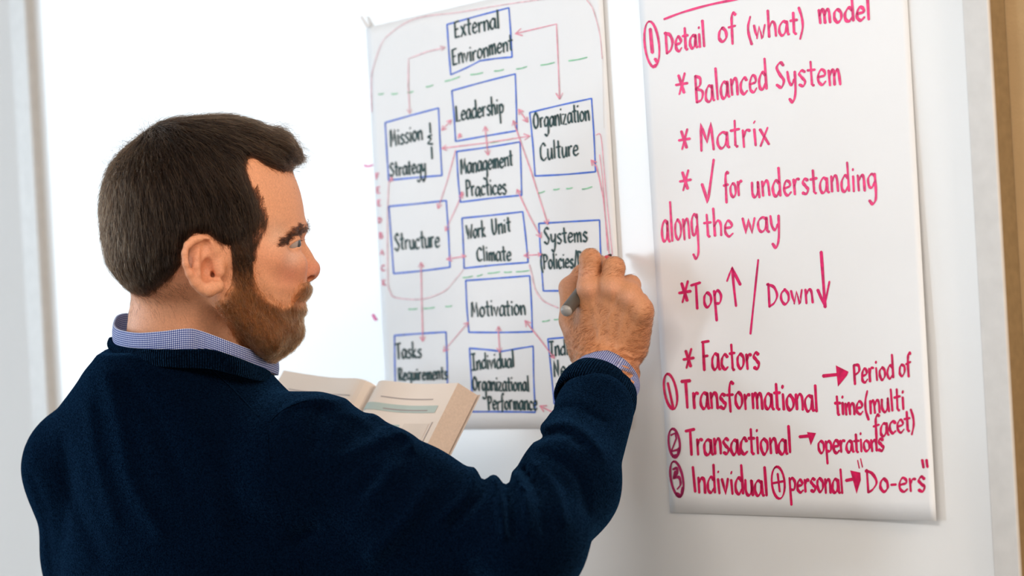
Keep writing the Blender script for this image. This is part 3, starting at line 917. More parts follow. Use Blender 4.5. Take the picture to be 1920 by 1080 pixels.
def poly_sd(pts, X, Y):
    """signed distance to a closed polygon, positive inside"""
    p = np.asarray(pts, float); d = np.full(X.shape, 1e9); ins = np.zeros(X.shape, bool)
    for i in range(len(p)):
        a, c = p[i], p[(i + 1) % len(p)]; e = c - a
        t = np.clip(((X - a[0]) * e[0] + (Y - a[1]) * e[1]) / (e @ e + 1e-12), 0, 1)
        d = np.minimum(d, (X - a[0] - t * e[0]) ** 2 + (Y - a[1] - t * e[1]) ** 2)
        cr = ((a[1] <= Y) != (c[1] <= Y))
        with np.errstate(divide='ignore', invalid='ignore'):
            xi = a[0] + (Y - a[1]) / (c[1] - a[1] if c[1] != a[1] else 1e-9) * e[0]
        ins ^= cr & (X < xi)
    d = np.sqrt(d)
    return np.where(ins, d, -d)


def line_d(pts, X, Y):
    p = np.asarray(pts, float); d = np.full(X.shape, 1e9)
    for a, c in zip(p[:-1], p[1:]):
        e = c - a
        t = np.clip(((X - a[0]) * e[0] + (Y - a[1]) * e[1]) / (e @ e + 1e-12), 0, 1)
        d = np.minimum(d, (X - a[0] - t * e[0]) ** 2 + (Y - a[1] - t * e[1]) ** 2)
    return np.sqrt(d)


class Table:
    """2-D lookup over pixels (for outlines measured from the side the photograph shows)"""
    def __init__(s, fun, x0, x1, y0, y1, st=2.0):
        s.x0, s.y0, s.st = x0, y0, st
        s.gx = np.arange(x0, x1 + st, st); s.gy = np.arange(y0, y1 + st, st)
        X, Y = np.meshgrid(s.gx, s.gy, indexing='ij'); s.T = fun(X, Y).astype(np.float32)
    def __call__(s, X, Y):
        u = np.clip((X - s.x0) / s.st, 0, len(s.gx) - 1.001); v = np.clip((Y - s.y0) / s.st, 0, len(s.gy) - 1.001)
        i = u.astype(np.int32); j = v.astype(np.int32); u = u - i; v = v - j; T = s.T
        return T[i, j] * (1 - u) * (1 - v) + T[i + 1, j] * u * (1 - v) + T[i, j + 1] * (1 - u) * v + T[i + 1, j + 1] * u * v


# ------------------------------------------------------------------ head frame
YAW = math.radians(19)
CY, SY = math.cos(YAW), math.sin(YAW)
HC = px(400, 430, 2.31)                       # head centre
FWD = np.array([CY, 0, SY]); NEAR = np.array([SY, 0, -CY]); UPV = np.array([0, 1.0, 0])


def L(x, y, q=0.0):
    """point of the head that projects to pixel x,y and lies q metres to the side facing the camera"""
    u = (x - 960) / FPX
    p = (u * (HC[2] - q * CY) - HC[0] - q * SY) / (CY - u * SY)
    P = HC + FWD * p + NEAR * q
    P[1] = (540 - y) / FPX * P[2]
    return P


def local(X, Y, Z):
    return (X - HC[0]) * CY + (Z - HC[2]) * SY, (X - HC[0]) * SY - (Z - HC[2]) * CY, Y - HC[1]


def side_px(X, Y, Z):
    """pixel of the point, taken on the visible side (the hidden side mirrors it)"""
    p, q, c = local(X, Y, Z)
    q = np.abs(q)
    x = HC[0] + p * CY + q * SY; z = HC[2] + p * SY - q * CY
    return 960 + FPX * x / z, 540 - FPX * Y / z


PROFILE = [(352, 233), (420, 231), (468, 241), (505, 262), (530, 290), (547, 325), (557, 350), (564, 376), (568, 402), (569, 424),
           (564, 440), (560, 458), (562, 490), (566, 516), (570, 534), (571, 550), (566, 562), (569, 572), (563, 586), (558, 598),
           (560, 622), (550, 640), (530, 650), (500, 646), (465, 632), (425, 606), (385, 585), (340, 575), (290, 566),
           (256, 548), (236, 520), (219, 490), (210, 450), (206, 400), (212, 355), (231, 313), (267, 275), (304, 245)]
PROF = np.array([[local(*L(x, y))[0], local(*L(x, y))[2]] for x, y in catmull(PROFILE + [PROFILE[0]], 3)])
PT = Table(lambda X, Y: poly_sd(PROF * 1000, X, Y) / 1000, -160, 160, -180, 180, 1.5)   # in millimetres


def head_field(X, Y, Z):
    p, q, c = local(X, Y, Z)
    d = PT(p * 1000 + 0 * c, c * 1000 + 0 * p)
    W = 0.0775 - 0.013 * sstep(0.0, 0.085, p) - 0.014 * sstep(-0.05, -0.115, c) * sstep(-0.05, 0.02, p) - 0.004 * sstep(0.03, 0.1, c)
    R = 0.074
    e = np.maximum(1 - d / R, 0)
    return (np.sqrt(e * e + (q / W) ** 2) - 1) * 0.068


HLO = HC - np.array([0.15, 0.16, 0.13]); HHI = HC + np.array([0.14, 0.15, 0.13])


def build_head(G):
    def sides(*a): return (a, a[:0])
    G.put(HLO, HHI, head_field, 0.0)
    # neck
    G.capsule(px(352, 500, 2.325), px(344, 610, 2.335), 0.052, 0.053, 0.018)
    G.capsule(px(344, 610, 2.335), px(335, 730, 2.345), 0.053, 0.064, 0.018)
    G.capsule(px(378, 552, 2.30), px(432, 660, 2.345), 0.017, 0.014, 0.022)      # the neck strap muscle
    G.capsule(L(470, 625, 0), px(440, 700, 2.40), 0.030, 0.036, 0.02)            # throat
    for sg in (1, -1):
        q = lambda v: v * sg
        def LL(x, y, v):
            P = L(x, y, v)
            if sg < 0: P = P - 2 * NEAR * v
            return P
        # brow, socket, cheek
        G.capsule(LL(563, 430, .010), LL(541, 441, .040), 0.0065, 0.006, 0.010)
        G.capsule(LL(541, 441, .040), LL(520, 458, .051), 0.006, 0.005, 0.010)
        G.ball(LL(564, 459, .031), 0.0115, 0.010, 'cut')
        G.capsule(LL(505, 484, .050), LL(548, 496, .036), 0.016, 0.013, 0.014)
        G.capsule(LL(548, 500, .030), LL(552, 540, .026), 0.012, 0.010, 0.012)
        G.capsule(LL(440, 470, .066), LL(505, 482, .054), 0.009, 0.010, 0.014)    # cheekbone arch
        # jaw angle
        G.capsule(LL(425, 560, .052), LL(500, 628, .036), 0.014, 0.014, 0.018)
        # eyelids round the eyeball, with the slit cut out
        ec = LL(542, 457, .0325)
        G.ellipsoid(ec + NEAR * sg * .017 + FWD * .006 - UPV * .0005, (FWD, NEAR, UPV), (.0125, .0150, .0080), 0.007, 'cut')
        G.ball(ec, 0.0131, 0.0035)
        G.ellipsoid(ec + FWD * 0.0085 + NEAR * sg * .0065 + UPV * 0.0004, (FWD + NEAR * sg * .2 + UPV * .36, NEAR, UPV - FWD * .36), (0.0118, 0.0140, 0.0029), 0.0012, 'cut')
        G.capsule(LL(535, 461, .0445), LL(557, 446, .037), 0.0018, 0.0024, 0.003)       # upper lid fold
        # nostril wings
        G.ellipsoid(LL(572, 514, .0115), (FWD, NEAR, UPV), (0.0105, 0.0065, 0.0085), 0.006)
    # nose
    G.capsule(L(554, 446), L(568, 482), 0.0072, 0.0085, 0.008)
    G.capsule(L(566, 480), L(580, 503), 0.0085, 0.0105, 0.007)
    G.ball(L(583, 506), 0.0085, 0.005)
    G.capsule(L(580, 513), L(569, 524), 0.006, 0.006, 0.006)
    for sg in (1, -1):
        P = L(579, 522, .0110); P = P if sg > 0 else P - 2 * NEAR * .0110
        G.ellipsoid(P, (FWD + 0.35 * UPV, NEAR, UPV - .35 * FWD), (0.0066, 0.0075, 0.0030), 0.0010, 'cut')
    # lips
    for sg in (1, -1):
        P = L(552, 567, .017); P = P if sg > 0 else P - 2 * NEAR * .017
        G.capsule(L(562, 563), P, 0.0045, 0.003, 0.004); G.capsule(L(562.5, 574), P, 0.005, 0.003, 0.004)
    # ears
    for sg in (1, -1):
        def E(x, y, v):
            P = L(x, y, v); return P if sg > 0 else P - 2 * NEAR * v
        G.ellipsoid(E(381, 500, .0735), (FWD * .22 + UPV, FWD, NEAR + FWD * .25), (0.028, 0.0165, 0.0065), 0.003)
        hel = [(402, 470, .074), (396, 458, .077), (386, 449.5, .080), (375, 447, .082), (362, 450.5, .084), (352, 460, .086), (347.5, 475, .087),
               (349, 494, .087), (355, 513, .0855), (364, 530, .083), (376, 543, .080)]
        for a, c in zip(hel[:-1], hel[1:]):
            G.capsule(E(*a), E(*c), 0.0040, 0.0040, 0.002)
        G.capsule(E(393, 542, .0775), E(408, 536, .0745), 0.0078, 0.0070, 0.004)     # lobe
        G.capsule(E(372, 530, .079), E(388, 545, .0765), 0.006, 0.006, 0.004)
        ant = [(376, 470, .0795), (369, 484, .082), (368, 500, .083), (374, 514, .0825), (386, 525, .080), (397, 529, .0775)]
        for a, c in zip(ant[:-1], ant[1:]):
            G.capsule(E(*a), E(*c), 0.0036, 0.0036, 0.003)
        G.ellipsoid(E(391, 505, .0830), (UPV - FWD * .35, FWD, NEAR), (0.0125, 0.0078, 0.0135), 0.0015, 'cut')
        G.capsule(E(401, 514, .080), E(405, 520, .078), 0.0052, 0.0040, 0.0015, 'cut')
        G.capsule(E(398, 511, .077), E(403, 517, .066), 0.0042, 0.0034, 0.001, 'cut')
        G.capsule(E(386, 460, .0825), E(382, 484, .0840), 0.0060, 0.0034, 0.0015, 'cut')
        G.capsule(E(357, 470, .0880), E(358, 500, .0880), 0.0027, 0.0025, 0.0015, 'cut')
        G.capsule(E(410, 496, .073), E(412, 510, .073), 0.0052, 0.0056, 0.004)       # tragus
        G.capsule(E(402, 470, .073), E(412, 492, .069), 0.006, 0.006, 0.005)


# ------------------------------------------------------------------ torso, arms (shared by body and sweater)
BY = math.radians(37)
BR = np.array([math.cos(BY), 0, -math.sin(BY)])       # his right
BR = BR - WUP * (BR @ WUP); BR /= np.linalg.norm(BR)
BF = np.cross(BR, WUP); BF = BF if BF[2] > 0 else -BF  # his front
NB = px(335, 690, 2.345)                               # base of the neck
# the open book's axes: across the right page, down the page, out of the page
BA = px(711, 727, 2.555)
bw = np.array([.67, .054, -.74]); bw /= np.linalg.norm(bw)
bd = np.array([-.40, -.80, -.42]); bd = bd - bw * (bd @ bw); bd /= np.linalg.norm(bd)
bnorm = np.cross(bw, bd); bnorm = bnorm if bnorm[2] < 0 else -bnorm
bw2 = np.array([-.84, .04, .54]); bw2 = bw2 - bd * (bw2 @ bd); bw2 /= np.linalg.norm(bw2)
bn2 = np.cross(bw2, bd); bn2 = bn2 if bn2[2] < 0 else -bn2
PW, PH, TH = 0.142, 0.190, 0.022
S_R = px(578, 876, 2.258); E_R = px(998, 1026, 2.14); W_R = px(1143, 706, 2.368)
S_L = px(150, 880, 2.44); E_L = px(215, 1235, 2.52)
PALM_L = BA + bd * .135 - bnorm * .043
W_L = PALM_L - (PALM_L - E_L) / np.linalg.norm(PALM_L - E_L) * .075


def torso_field(off, top=0.0):
    hs = np.array([-0.02, 0.0, .03, .06, .10, .15, .22, .32, .45, .62, .80])
    Ls = np.array([.055, .075, .105, .140, .168, .182, .190, .192, .182, .180, .190])
    Ls[:4] += np.array([.014, .012, .008, .003]) * top
    Ds = np.array([.050, .066, .082, .096, .108, .116, .122, .126, .122, .120, .125])
    Ds[:4] += np.array([.030, .024, .012, .004]) * top
    def fun(X, Y, Z):
        dx, dy, dz = X - NB[0], Y - NB[1], Z - NB[2]
        h = -(dx * WUP[0] + dy * WUP[1] + dz * WUP[2])
        l = dx * BR[0] + dy * BR[1] + dz * BR[2]
        f = dx * BF[0] + dy * BF[1] + dz * BF[2] + 0.006 - 0.045 * np.clip(h / 0.16, 0, 1)
        hl = np.interp(h.ravel(), hs, Ls).reshape(h.shape) + off; hd = np.interp(h.ravel(), hs, Ds).reshape(h.shape) + off
        r = (np.abs(l / hl) ** 2.3 + np.abs(f / hd) ** 2.3) ** (1 / 2.3)
        return np.maximum((r - 1) * np.minimum(hl, hd), -0.0 - h - 0.02)
    return fun


def build_torso(G, off, k=0.03, top=0.0):
    lo = NB - np.array([.35, .9, .32]); hi = NB + np.array([.35, .05, .32])
    G.put(lo, hi, torso_field(off, top), k)
    # shoulders and neck slopes
    G.capsule(NB - WUP * .056 + BF * 0.0, S_R + WUP * .012, 0.052 + off, 0.050 + off, k)
    G.capsule(NB - WUP * .030 + BF * 0.0, S_L + WUP * .005, 0.052 + off, 0.043 + off, k)
    G.capsule(px(248, 760, 2.37), px(165, 850, 2.42), 0.060 + off, 0.055 + off, 0.02)
    G.ball(S_R, 0.060 + off, k); G.ball(S_L, 0.050 + off, k)


def arm(G, S, E, W, r, k=0.02, bow=0.0):
    m = S + (E - S) * 0.45
    G.capsule(S, m, r[0], r[1], k); G.capsule(m, E, r[1], r[2], k)
    m2 = E + (W - E) * 0.42 + np.array([bow, 0, 0])
    G.capsule(E, m2, r[2], r[3], k); G.capsule(m2, W, r[3], r[4], k)


AX_R = (W_R - E_R) / np.linalg.norm(W_R - E_R)
HX = px(1140, 690, 2.368)


def build_hand(G):
    wr = px(1139, 690, 2.375)
    # wrist and back of the hand
    nrm = (0.10, 0.12, -0.99)
    nrm = np.array(nrm) / np.linalg.norm(nrm)
    G.capsule(W_R - AX_R * 0.07, px(1139, 668, 2.382), 0.0325, 0.0335, 0.01, flat=(nrm, 0.74))
    mc = [(px(1108, 655, 2.385), px(1105, 537, 2.372), .0165, .0125), (px(1130, 655, 2.378), px(1146, 533, 2.360), .0170, .0128),
          (px(1152, 655, 2.374), px(1180, 550, 2.352), .0170, .0125), (px(1170, 655, 2.374), px(1200, 576, 2.350), .0165, .0120)]
    for a, c, ra, rc in mc:
        G.capsule(a, c, ra, rc, 0.010)
    G.capsule(px(1115, 600, 2.388), px(1190, 606, 2.375), 0.0165, 0.0165, 0.014)
    G.capsule(px(1110, 640, 2.392), px(1180, 645, 2.380), 0.0175, 0.0175, 0.014)
    G.capsule(px(1110, 572, 2.388), px(1192, 586, 2.366), 0.0130, 0.0130, 0.010)
    # index, middle, ring, little finger: knuckle, middle joint, end joint, tip
    fing = [
        ((1105, 537, 2.372), (1107, 487, 2.374), (1113, 500, 2.404), (1124, 492, 2.424), (.0125, .0117, .0098, .0082)),
        ((1146, 533, 2.360), (1151, 502, 2.362), (1150, 512, 2.396), (1138, 508, 2.420), (.0128, .0117, .0100, .0085)),
        ((1180, 550, 2.352), (1182, 535, 2.372), (1174, 546, 2.402), (1158, 542, 2.418), (.0122, .0110, .0096, .0082)),
        ((1200, 576, 2.350), (1199, 566, 2.376), (1188, 574, 2.402), (1172, 568, 2.414), (.0115, .0098, .0086, .0076)),
    ]
    for a, c, d, e, r in fing:
        a, c, d, e = px(*a), px(*c), px(*d), px(*e)
        G.capsule(a, c, r[0], r[1], 0.0035); G.capsule(c, d, r[1], r[2], 0.0025); G.capsule(d, e, r[2], r[3], 0.0025)
    G.capsule(px(1204, 590, 2.353), px(1188, 652, 2.374), .0112, .0130, .008)
    # knuckle bumps
    for (x, y, z, r) in ((1104, 540, 2.3655, .0100), (1148, 540, 2.3535, .0105), (1181, 558, 2.3460, .0100), (1203, 583, 2.345, .0095)):
        G.ball(px(x, y, z), r, 0.008)
    # thumb
    t = [px(1100, 655, 2.392), px(1075, 600, 2.402), px(1068, 540, 2.418), px(1092, 514, 2.432), px(1110, 500, 2.440)]
    for a, c, ra, rc in zip(t[:-1], t[1:], (.0205, .0145, .0108, .0096), (.0145, .0108, .0098, .0080)):
        G.capsule(a, c, ra, rc, 0.006)
    # web between thumb and first finger
    G.capsule(px(1092, 620, 2.392), px(1100, 585, 2.394), 0.0150, 0.0095, 0.010)


def build_left_hand(G):
    w = W_L; d = (W_L - E_L) / np.linalg.norm(W_L - E_L); palm = PALM_L
    G.capsule(w - d * .06, w + d * .01, .028, .027, .01)
    G.capsule(w, palm, .028, .032, .012, flat=(bnorm, 0.58))
    for i in range(4):                      # four fingers laid along the back cover
        ln = (.95, 1.1, 1.0, .8)[i]
        bq = palm + bw * .022 + bd * (-.034 + .021 * i) + bnorm * .004
        c1 = bq + bw * .034 * ln - bd * .004 + bnorm * .003; c2 = c1 + bw * .022 * ln + bnorm * .002; c3 = c2 + bw * .016 * ln + bnorm * .003
        G.capsule(palm + bd * (-.012 + .010 * i), bq, .015, .0112, .008)
        G.capsule(bq, c1, .0108, .0096, .003); G.capsule(c1, c2, .0096, .0086, .003); G.capsule(c2, c3, .0086, .0072, .003)
    th = palm - bd * .030 - bw * .016 + bnorm * .004
    G.capsule(palm, th, .018, .0130, .008); G.capsule(th, th - bw * .026 - bd * .016, .0120, .0098, .004)
    G.capsule(th - bw * .026 - bd * .016, th - bw * .046 - bd * .018, .0098, .0080, .003)


# ------------------------------------------------------------------ person: body
FOOT = NB - WUP * (NB @ WUP + CAMH)
man = empty('person', FOOT)
tag(man, 'bearded man in navy sweater over checked shirt, writing on the whiteboard with open book', 'person')

hx0, hx1 = HC[0] - 0.135, HC[0] + 0.128
G = Grid(axis((-0.62, hx0, 0.014), (hx0, hx1, 0.0017), (hx1, 0.035, 0.008), (0.035, 0.152, 0.0013), (0.152, 0.19, 0.01)),
         axis((-0.62, -0.26, 0.016), (-0.26, -0.135, 0.006), (-0.135, 0.05, 0.0014), (0.05, 0.19, 0.0028)),
         axis((2.05, 2.205, 0.011), (2.205, 2.455, 0.0017), (2.455, 2.72, 0.012)))
build_torso(G, -0.022)
arm(G, S_R, E_R, W_R, (.046, .040, .034, .034, .032), 0.01, 0.008)
arm(G, S_L, E_L, W_L, (.045, .042, .038, .037, .028), 0.02)
G.F[np.isnan(G.F)] = 0.05
GH = Grid(G.x, G.y, G.z)
build_head(GH); build_hand(GH); build_left_hand(GH)
G.F = smin(G.F, GH.F, 0.004)
del GH
V, Q = G.surface(1)
hxx, hyy = 960 + FPX * V[:, 0] / V[:, 2], 540 - FPX * V[:, 1] / V[:, 2]
onh = np.nonzero((V[:, 0] > 0.03) & (hyy > 440) & (hyy < 720))[0]
gn = G.grad(V[onh], 0.002); x_, y_ = hxx[onh], hyy[onh]
wr_ = 0.00035 * np.sin(y_ * 0.52 + 2.2 * np.sin(x_ * 0.05) + 1.1 * np.sin(x_ * 0.13 + y_ * .02)) * sstep(632, 665, y_)
for kx, ky in ((1107, 487), (1151, 502)):
    wr_ += 0.00035 * np.sin((y_ - ky) * 0.85 + 0.8 * np.sin(x_ * .2)) * np.exp(-((x_ - kx) ** 2 + (y_ - ky) ** 2) / 18.0 ** 2)
for a_, c_ in (((1130, 650), (1104, 545)), ((1142, 650), (1147, 545)), ((1158, 650), (1180, 562)), ((1166, 650), (1201, 588))):
    wr_ += 0.0009 * np.exp(-(line_d([a_, c_], x_, y_) / 6.0) ** 2)
wr_ += 0.0006 * np.exp(-(line_d([(1120, 640), (1128, 610), (1150, 585), (1160, 560)], x_, y_) / 3.0) ** 2)
V[onh] += gn * wr_[:, None]
body = mesh('body', V, Q, M['skin'], man)


def vpx(V):
    return 960 + FPX * V[:, 0] / V[:, 2], 540 - FPX * V[:, 1] / V[:, 2]


def tone(o, col):
    a = o.data.color_attributes.new('tone', 'FLOAT_COLOR', 'POINT')
    a.data.foreach_set('color', np.concatenate([col, np.ones((len(col), 1))], 1).astype(np.float32).ravel())


def mix(c, col, w):
    return c * (1 - w[:, None]) + np.array(col) * w[:, None]


SKIN = (0.68, 0.315, 0.170)
SX, SYP = side_px(V[:, 0], V[:, 1], V[:, 2])
c = np.tile(np.array(SKIN), (len(V), 1))
hd = (V[:, 1] > -0.1) & (V[:, 0] < -0.1)
g = lambda x, y, r: np.exp(-(((SX - x) ** 2 + (SYP - y) ** 2) / r ** 2)) * hd
c = mix(c, (0.62, 0.22, 0.13), 0.75 * g(545, 512, 30)); c = mix(c, (0.60, 0.235, 0.13), 0.5 * g(500, 480, 40))
c = mix(c, (0.60, 0.20, 0.12), 0.7 * g(592, 508, 22)); c = mix(c, (0.62, 0.24, 0.14), 0.55 * g(375, 495, 55))
c = mix(c, (0.50, 0.19, 0.13), 0.5 * g(566, 568, 9))
c = mix(c, (0.56, 0.27, 0.16), 0.5 * g(330, 600, 80))
c = mix(c, (0.66, 0.40, 0.27), 0.6 * g(520, 440, 25)); c = mix(c, (0.68, 0.44, 0.34), 0.5 * g(548, 485, 16))  # second spot paints the front cheek's bright highlight into the tone
hx, hy = vpx(V)
hm = (V[:, 0] > 0.02).astype(float)
c = mix(c, (0.48, 0.215, 0.10), 0.85 * hm)
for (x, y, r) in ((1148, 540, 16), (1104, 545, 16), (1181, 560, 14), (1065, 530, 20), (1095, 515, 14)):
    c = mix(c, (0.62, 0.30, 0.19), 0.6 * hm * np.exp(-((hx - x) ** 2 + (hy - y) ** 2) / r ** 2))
tone(body, c)
BODY_V = V
BODY_N = G.grad(V[hm > 0.5], 0.002); HAND_V = V[hm > 0.5]

# nails on the thumb and first finger (hidden side of the grip, seen from further left)
# ------------------------------------------------------------------ eyes
for sg in (1, -1):
    ec = L(542, 457, .0325); ec = ec if sg > 0 else ec - 2 * NEAR * .031
    look = FWD * 0.93 + UPV * -0.10 + NEAR * 0.40; look /= np.linalg.norm(look)
    a1 = np.cross(look, UPV); a1 /= np.linalg.norm(a1); a2 = np.cross(a1, look)
    vs, fs, cols = [], [], []
    nr, ns = 20, 28
    for i in range(nr + 1):
        th = math.pi * i / nr
        for j in range(ns):
            ph = 2 * math.pi * j / ns
            r = 0.0118 + 0.0007 * math.exp(-(th / 0.42) ** 2)
            vs.append(ec + r * (look * math.cos(th) + (a1 * math.cos(ph) + a2 * math.sin(ph)) * math.sin(th)))
            cols.append((0.01, 0.01, 0.012) if th < 0.2 else ((0.035, 0.042, 0.046) if th < 0.55 else ((0.05, 0.06, 0.07) if th < 0.62 else (0.33, 0.265, 0.24))))  # white of the eye darkened, shade put into its colour
    for i in range(nr):
        for j in range(ns):
            fs.append((i * ns + j, i * ns + (j + 1) % ns, (i + 1) * ns + (j + 1) % ns, (i + 1) * ns + j))
    if 'eye' not in M:
        M['eye'] = attr_mat('eyeball', 0.08, 0.6, noise=0.03, bump=0.0)
    eo = mesh('eye', vs, fs, M['eye'], man)
    tone(eo, np.array(cols))


# ------------------------------------------------------------------ hair
def curves(name, roots, mat, parent, radius):
    """roots: (n, k, 3) points in camera axes -> hair curves"""
    n, k, _ = roots.shape
    hc = bpy.data.hair_curves.new(name)
    hc.add_curves([k] * n)
    P = c2w(roots).astype(np.float32)
    hc.attributes['position'].data.foreach_set('vector', P.ravel()) if 'position' in hc.attributes else hc.position_data.foreach_set('vector', P.ravel())
    ra = hc.attributes.get('radius') or hc.attributes.new('radius', 'FLOAT', 'POINT')
    prof = np.linspace(1, 0.25, k) ** 0.7
    ra.data.foreach_set('value', (np.tile(prof, n) * np.repeat(radius, k)).astype(np.float32))
    hc.materials.append(mat)
    o = bpy.data.objects.new(name, hc)
    return link(o, parent)


HAIR = [(560, 288), (548, 322), (530, 326), (508, 320), (492, 312), (476, 300), (467, 302), (465, 320), (478, 350), (489, 374), (497, 404), (492, 426),
        (478, 446), (474, 470), (475, 500), (456, 520), (438, 505), (424, 476), (408, 461), (388, 447), (366, 444), (350, 456), (343, 480), (346, 500), (334, 512), (320, 527),
        (298, 545), (272, 560), (246, 556), (215, 540), (180, 500), (160, 400), (180, 260), (300, 180), (450, 180), (560, 230), (580, 270)]
HT = Table(lambda X, Y: poly_sd(HAIR, X, Y), 140, 620, 160, 700)


def hair_field(X, Y, Z):
    x, y = side_px(X, Y, Z)
    d = HT(x, y)
    p, q, cc = local(X, Y, Z)
    thick = 0.0038 + 0.0022 * sstep(0.0, 0.07, cc) + 0.003 * sstep(-0.02, -0.09, p) - 0.0045 * sstep(440, 490, y) * sstep(400, 430, x) - 0.003 * sstep(500, 550, y)
    return head_field(X, Y, Z) - (thick + 0.0045) * sstep(-14, 26, d) + 0.0045


lo = HC - np.array([.13, .10, .11]); hi = HC + np.array([.11, .135, .12])
GC = Grid(axis((lo[0], hi[0], .0022)), axis((lo[1], hi[1], .0022)), axis((lo[2], hi[2], .0024)))
GC.put(lo, hi, hair_field, 0)
for sg in (1, -1):
    def H(x, y, v):
        P = L(x, y, v); return P if sg > 0 else P - 2 * NEAR * v
    G_ = GC
    GC.capsule(H(470, 266, .03), H(520, 286, .022), .016, .014, .012); GC.capsule(H(520, 284, .022), H(538, 296, .012), .014, .009, .010)
GC.capsule(L(430, 248), L(520, 277), .012, .013, .012); GC.capsule(L(520, 272), L(543, 292), .014, .010, .01)
# cut the ear free
hv, hq = GC.surface(1)
hair = mesh('hair', hv, hq, M['haircap'], man)
hxs, hys = side_px(hv[:, 0], hv[:, 1], hv[:, 2])
tone(hair, mix(np.tile(np.array((0.008, 0.005, 0.0038)), (len(hv), 1)), np.array(SKIN) * 0.5, 0.9 * (1 - sstep(0, 11, HT(hxs, hys)))))

WH = L(283, 262, 0.0)


def strands(GF, pts, steps, length, flow, lift, wob, seed):
    rg = np.random.default_rng(seed)
    P = pts.copy(); n = len(P)
    out = [P.copy()]
    ln = length * rg.uniform(0.65, 1.15, n)
    cl = np.stack([np.sin(P @ np.array([410., 190, 330]) + a0) + np.sin(P @ np.array([-170., 520, 260]) + a0 * 2.1) for a0 in (0.3, 1.9, 4.0)], -1)
    bias = rg.normal(0, wob, (n, 3)) * 0.6 + cl * wob * 0.55
    tuft = 0.75 + 0.6 * np.sin(P @ np.array([600., 240, -420]) + 1.0)
    for sidx in range(steps):
        nr = GF.grad(P)
        f = flow(P) + bias + rg.normal(0, wob * 0.5, (n, 3))
        f = f - nr * np.sum(f * nr, 1, keepdims=True)
        f /= np.linalg.norm(f, axis=1, keepdims=True) + 1e-9
        P = P + f * (ln / steps)[:, None]
        want = lift[min(sidx, len(lift) - 1)] * tuft * rg.uniform(0.4, 1.3, n)
        d = GF.sample(P)
        P = P - nr * np.clip(d - want, -0.004, 0.004)[:, None]
        out.append(P.copy())
    return np.stack(out, 1)


def head_flow(P):
    r = P - WH
    r /= np.linalg.norm(r, axis=1, keepdims=True) + 1e-9
    x, y = side_px(P[:, 0], P[:, 1], P[:, 2])
    w = sstep(330, 470, y)[:, None]
    back = sstep(330, 230, x)[:, None]
    f = r * (1 - 0.4 * w) + np.array([0, -1.0, 0]) * (0.35 + 0.75 * w + 0.3 * back)
    front = sstep(420, 500, x)[:, None] * sstep(340, 280, y)[:, None]
    f = f + FWD * front * 0.8
    return f


rg = np.random.default_rng(5)
hn = GC.grad(hv)
x, y = side_px(hv[:, 0], hv[:, 1], hv[:, 2])
vis = GC.sample(hv - hn * 0.0)  # noqa
own = head_field(hv[:, 0], hv[:, 1], hv[:, 2])
ok = np.nonzero((own > -0.0008))[0]
pick = rg.choice(ok, 21000)
roots = hv[pick] + rg.normal(0, .0012, (len(pick), 3)) - hn[pick] * 0.0012
S = strands(GC, roots, 6, 0.030, head_flow, (0.0006, 0.0012, 0.0018, 0.0024, 0.0030, 0.0034), 0.25, 3)
hs_ = curves('hair_strands', S, M['hair'], hair, rg.uniform(.00009, .00017, len(S)))
hs_['kind'] = 'stuff'
# stray ends on the crown and the fringe
xs_, ys_ = side_px(hv[:, 0], hv[:, 1], hv[:, 2])
fr = np.nonzero((own > 0.001) & (xs_ > 478) & (ys_ < 318))[0]
cr = np.nonzero((own > 0.001) & (xs_ < 300) & (xs_ > 205) & (ys_ < 330))[0]
pk = rg.choice(fr, 1100); r1 = hv[pk]
S1 = strands(GC, r1, 6, 0.030, lambda P: head_flow(P) * 0.5 + FWD * 1.0 - UPV * 0.15, (0.001, 0.002, 0.004, 0.006, 0.008, 0.010), 0.30, 8)
pk = rg.choice(cr, 420); r2 = hv[pk]
S2 = strands(GC, r2, 6, 0.016, lambda P: head_flow(P) * 0.5 + UPV * 0.5 - FWD * 0.2, (0.001, 0.003, 0.005, 0.007, 0.009, 0.011), 0.55, 9)
SS = np.concatenate([S1, S2])
o = curves('stray_hair', SS, M['hair'], hair, np.full(len(SS), .0001)); o['kind'] = 'stuff'

# ------------------------------------------------------------------ beard
BEARD = [(426, 440), (440, 430), (478, 440), (478, 500), (480, 522), (490, 541), (508, 558), (530, 569), (543, 566), (548, 556), (553, 542), (563, 529), (576, 524), (600, 530), (600, 562),
         (578, 566), (562, 568), (578, 571), (600, 576), (590, 680), (500, 690), (466, 660), (444, 640), (424, 610), (402, 580), (397, 563), (415, 556), (430, 530), (432, 505)]
BT = Table(lambda X, Y: poly_sd(BEARD, X, Y), 370, 640, 440, 720)


def beard_field(X, Y, Z):
    x, y = side_px(X, Y, Z)
    d = BT(x, y)
    thick = 0.0020 + 0.0022 * sstep(560, 640, y) + 0.0020 * sstep(525, 540, y) * sstep(567, 562, y) * sstep(552, 566, x)
    return G_head(X, Y, Z) - (thick + 0.003) * sstep(-9, 15, d) + 0.003


lo = HC - np.array([.02, .14, .09]); hi = HC + np.array([.115, .006, .09])
GB = Grid(axis((lo[0], hi[0], .0018)), axis((lo[1], hi[1], .0018)), axis((lo[2], hi[2], .0022)))
GB.F[:] = 0.06


def G_head(X, Y, Z):
    sh = np.broadcast_shapes(X.shape, Y.shape, Z.shape)
    P = np.stack([np.broadcast_to(q, sh).ravel() for q in (X, Y, Z)], -1)
    return G.sample(P).reshape(sh)


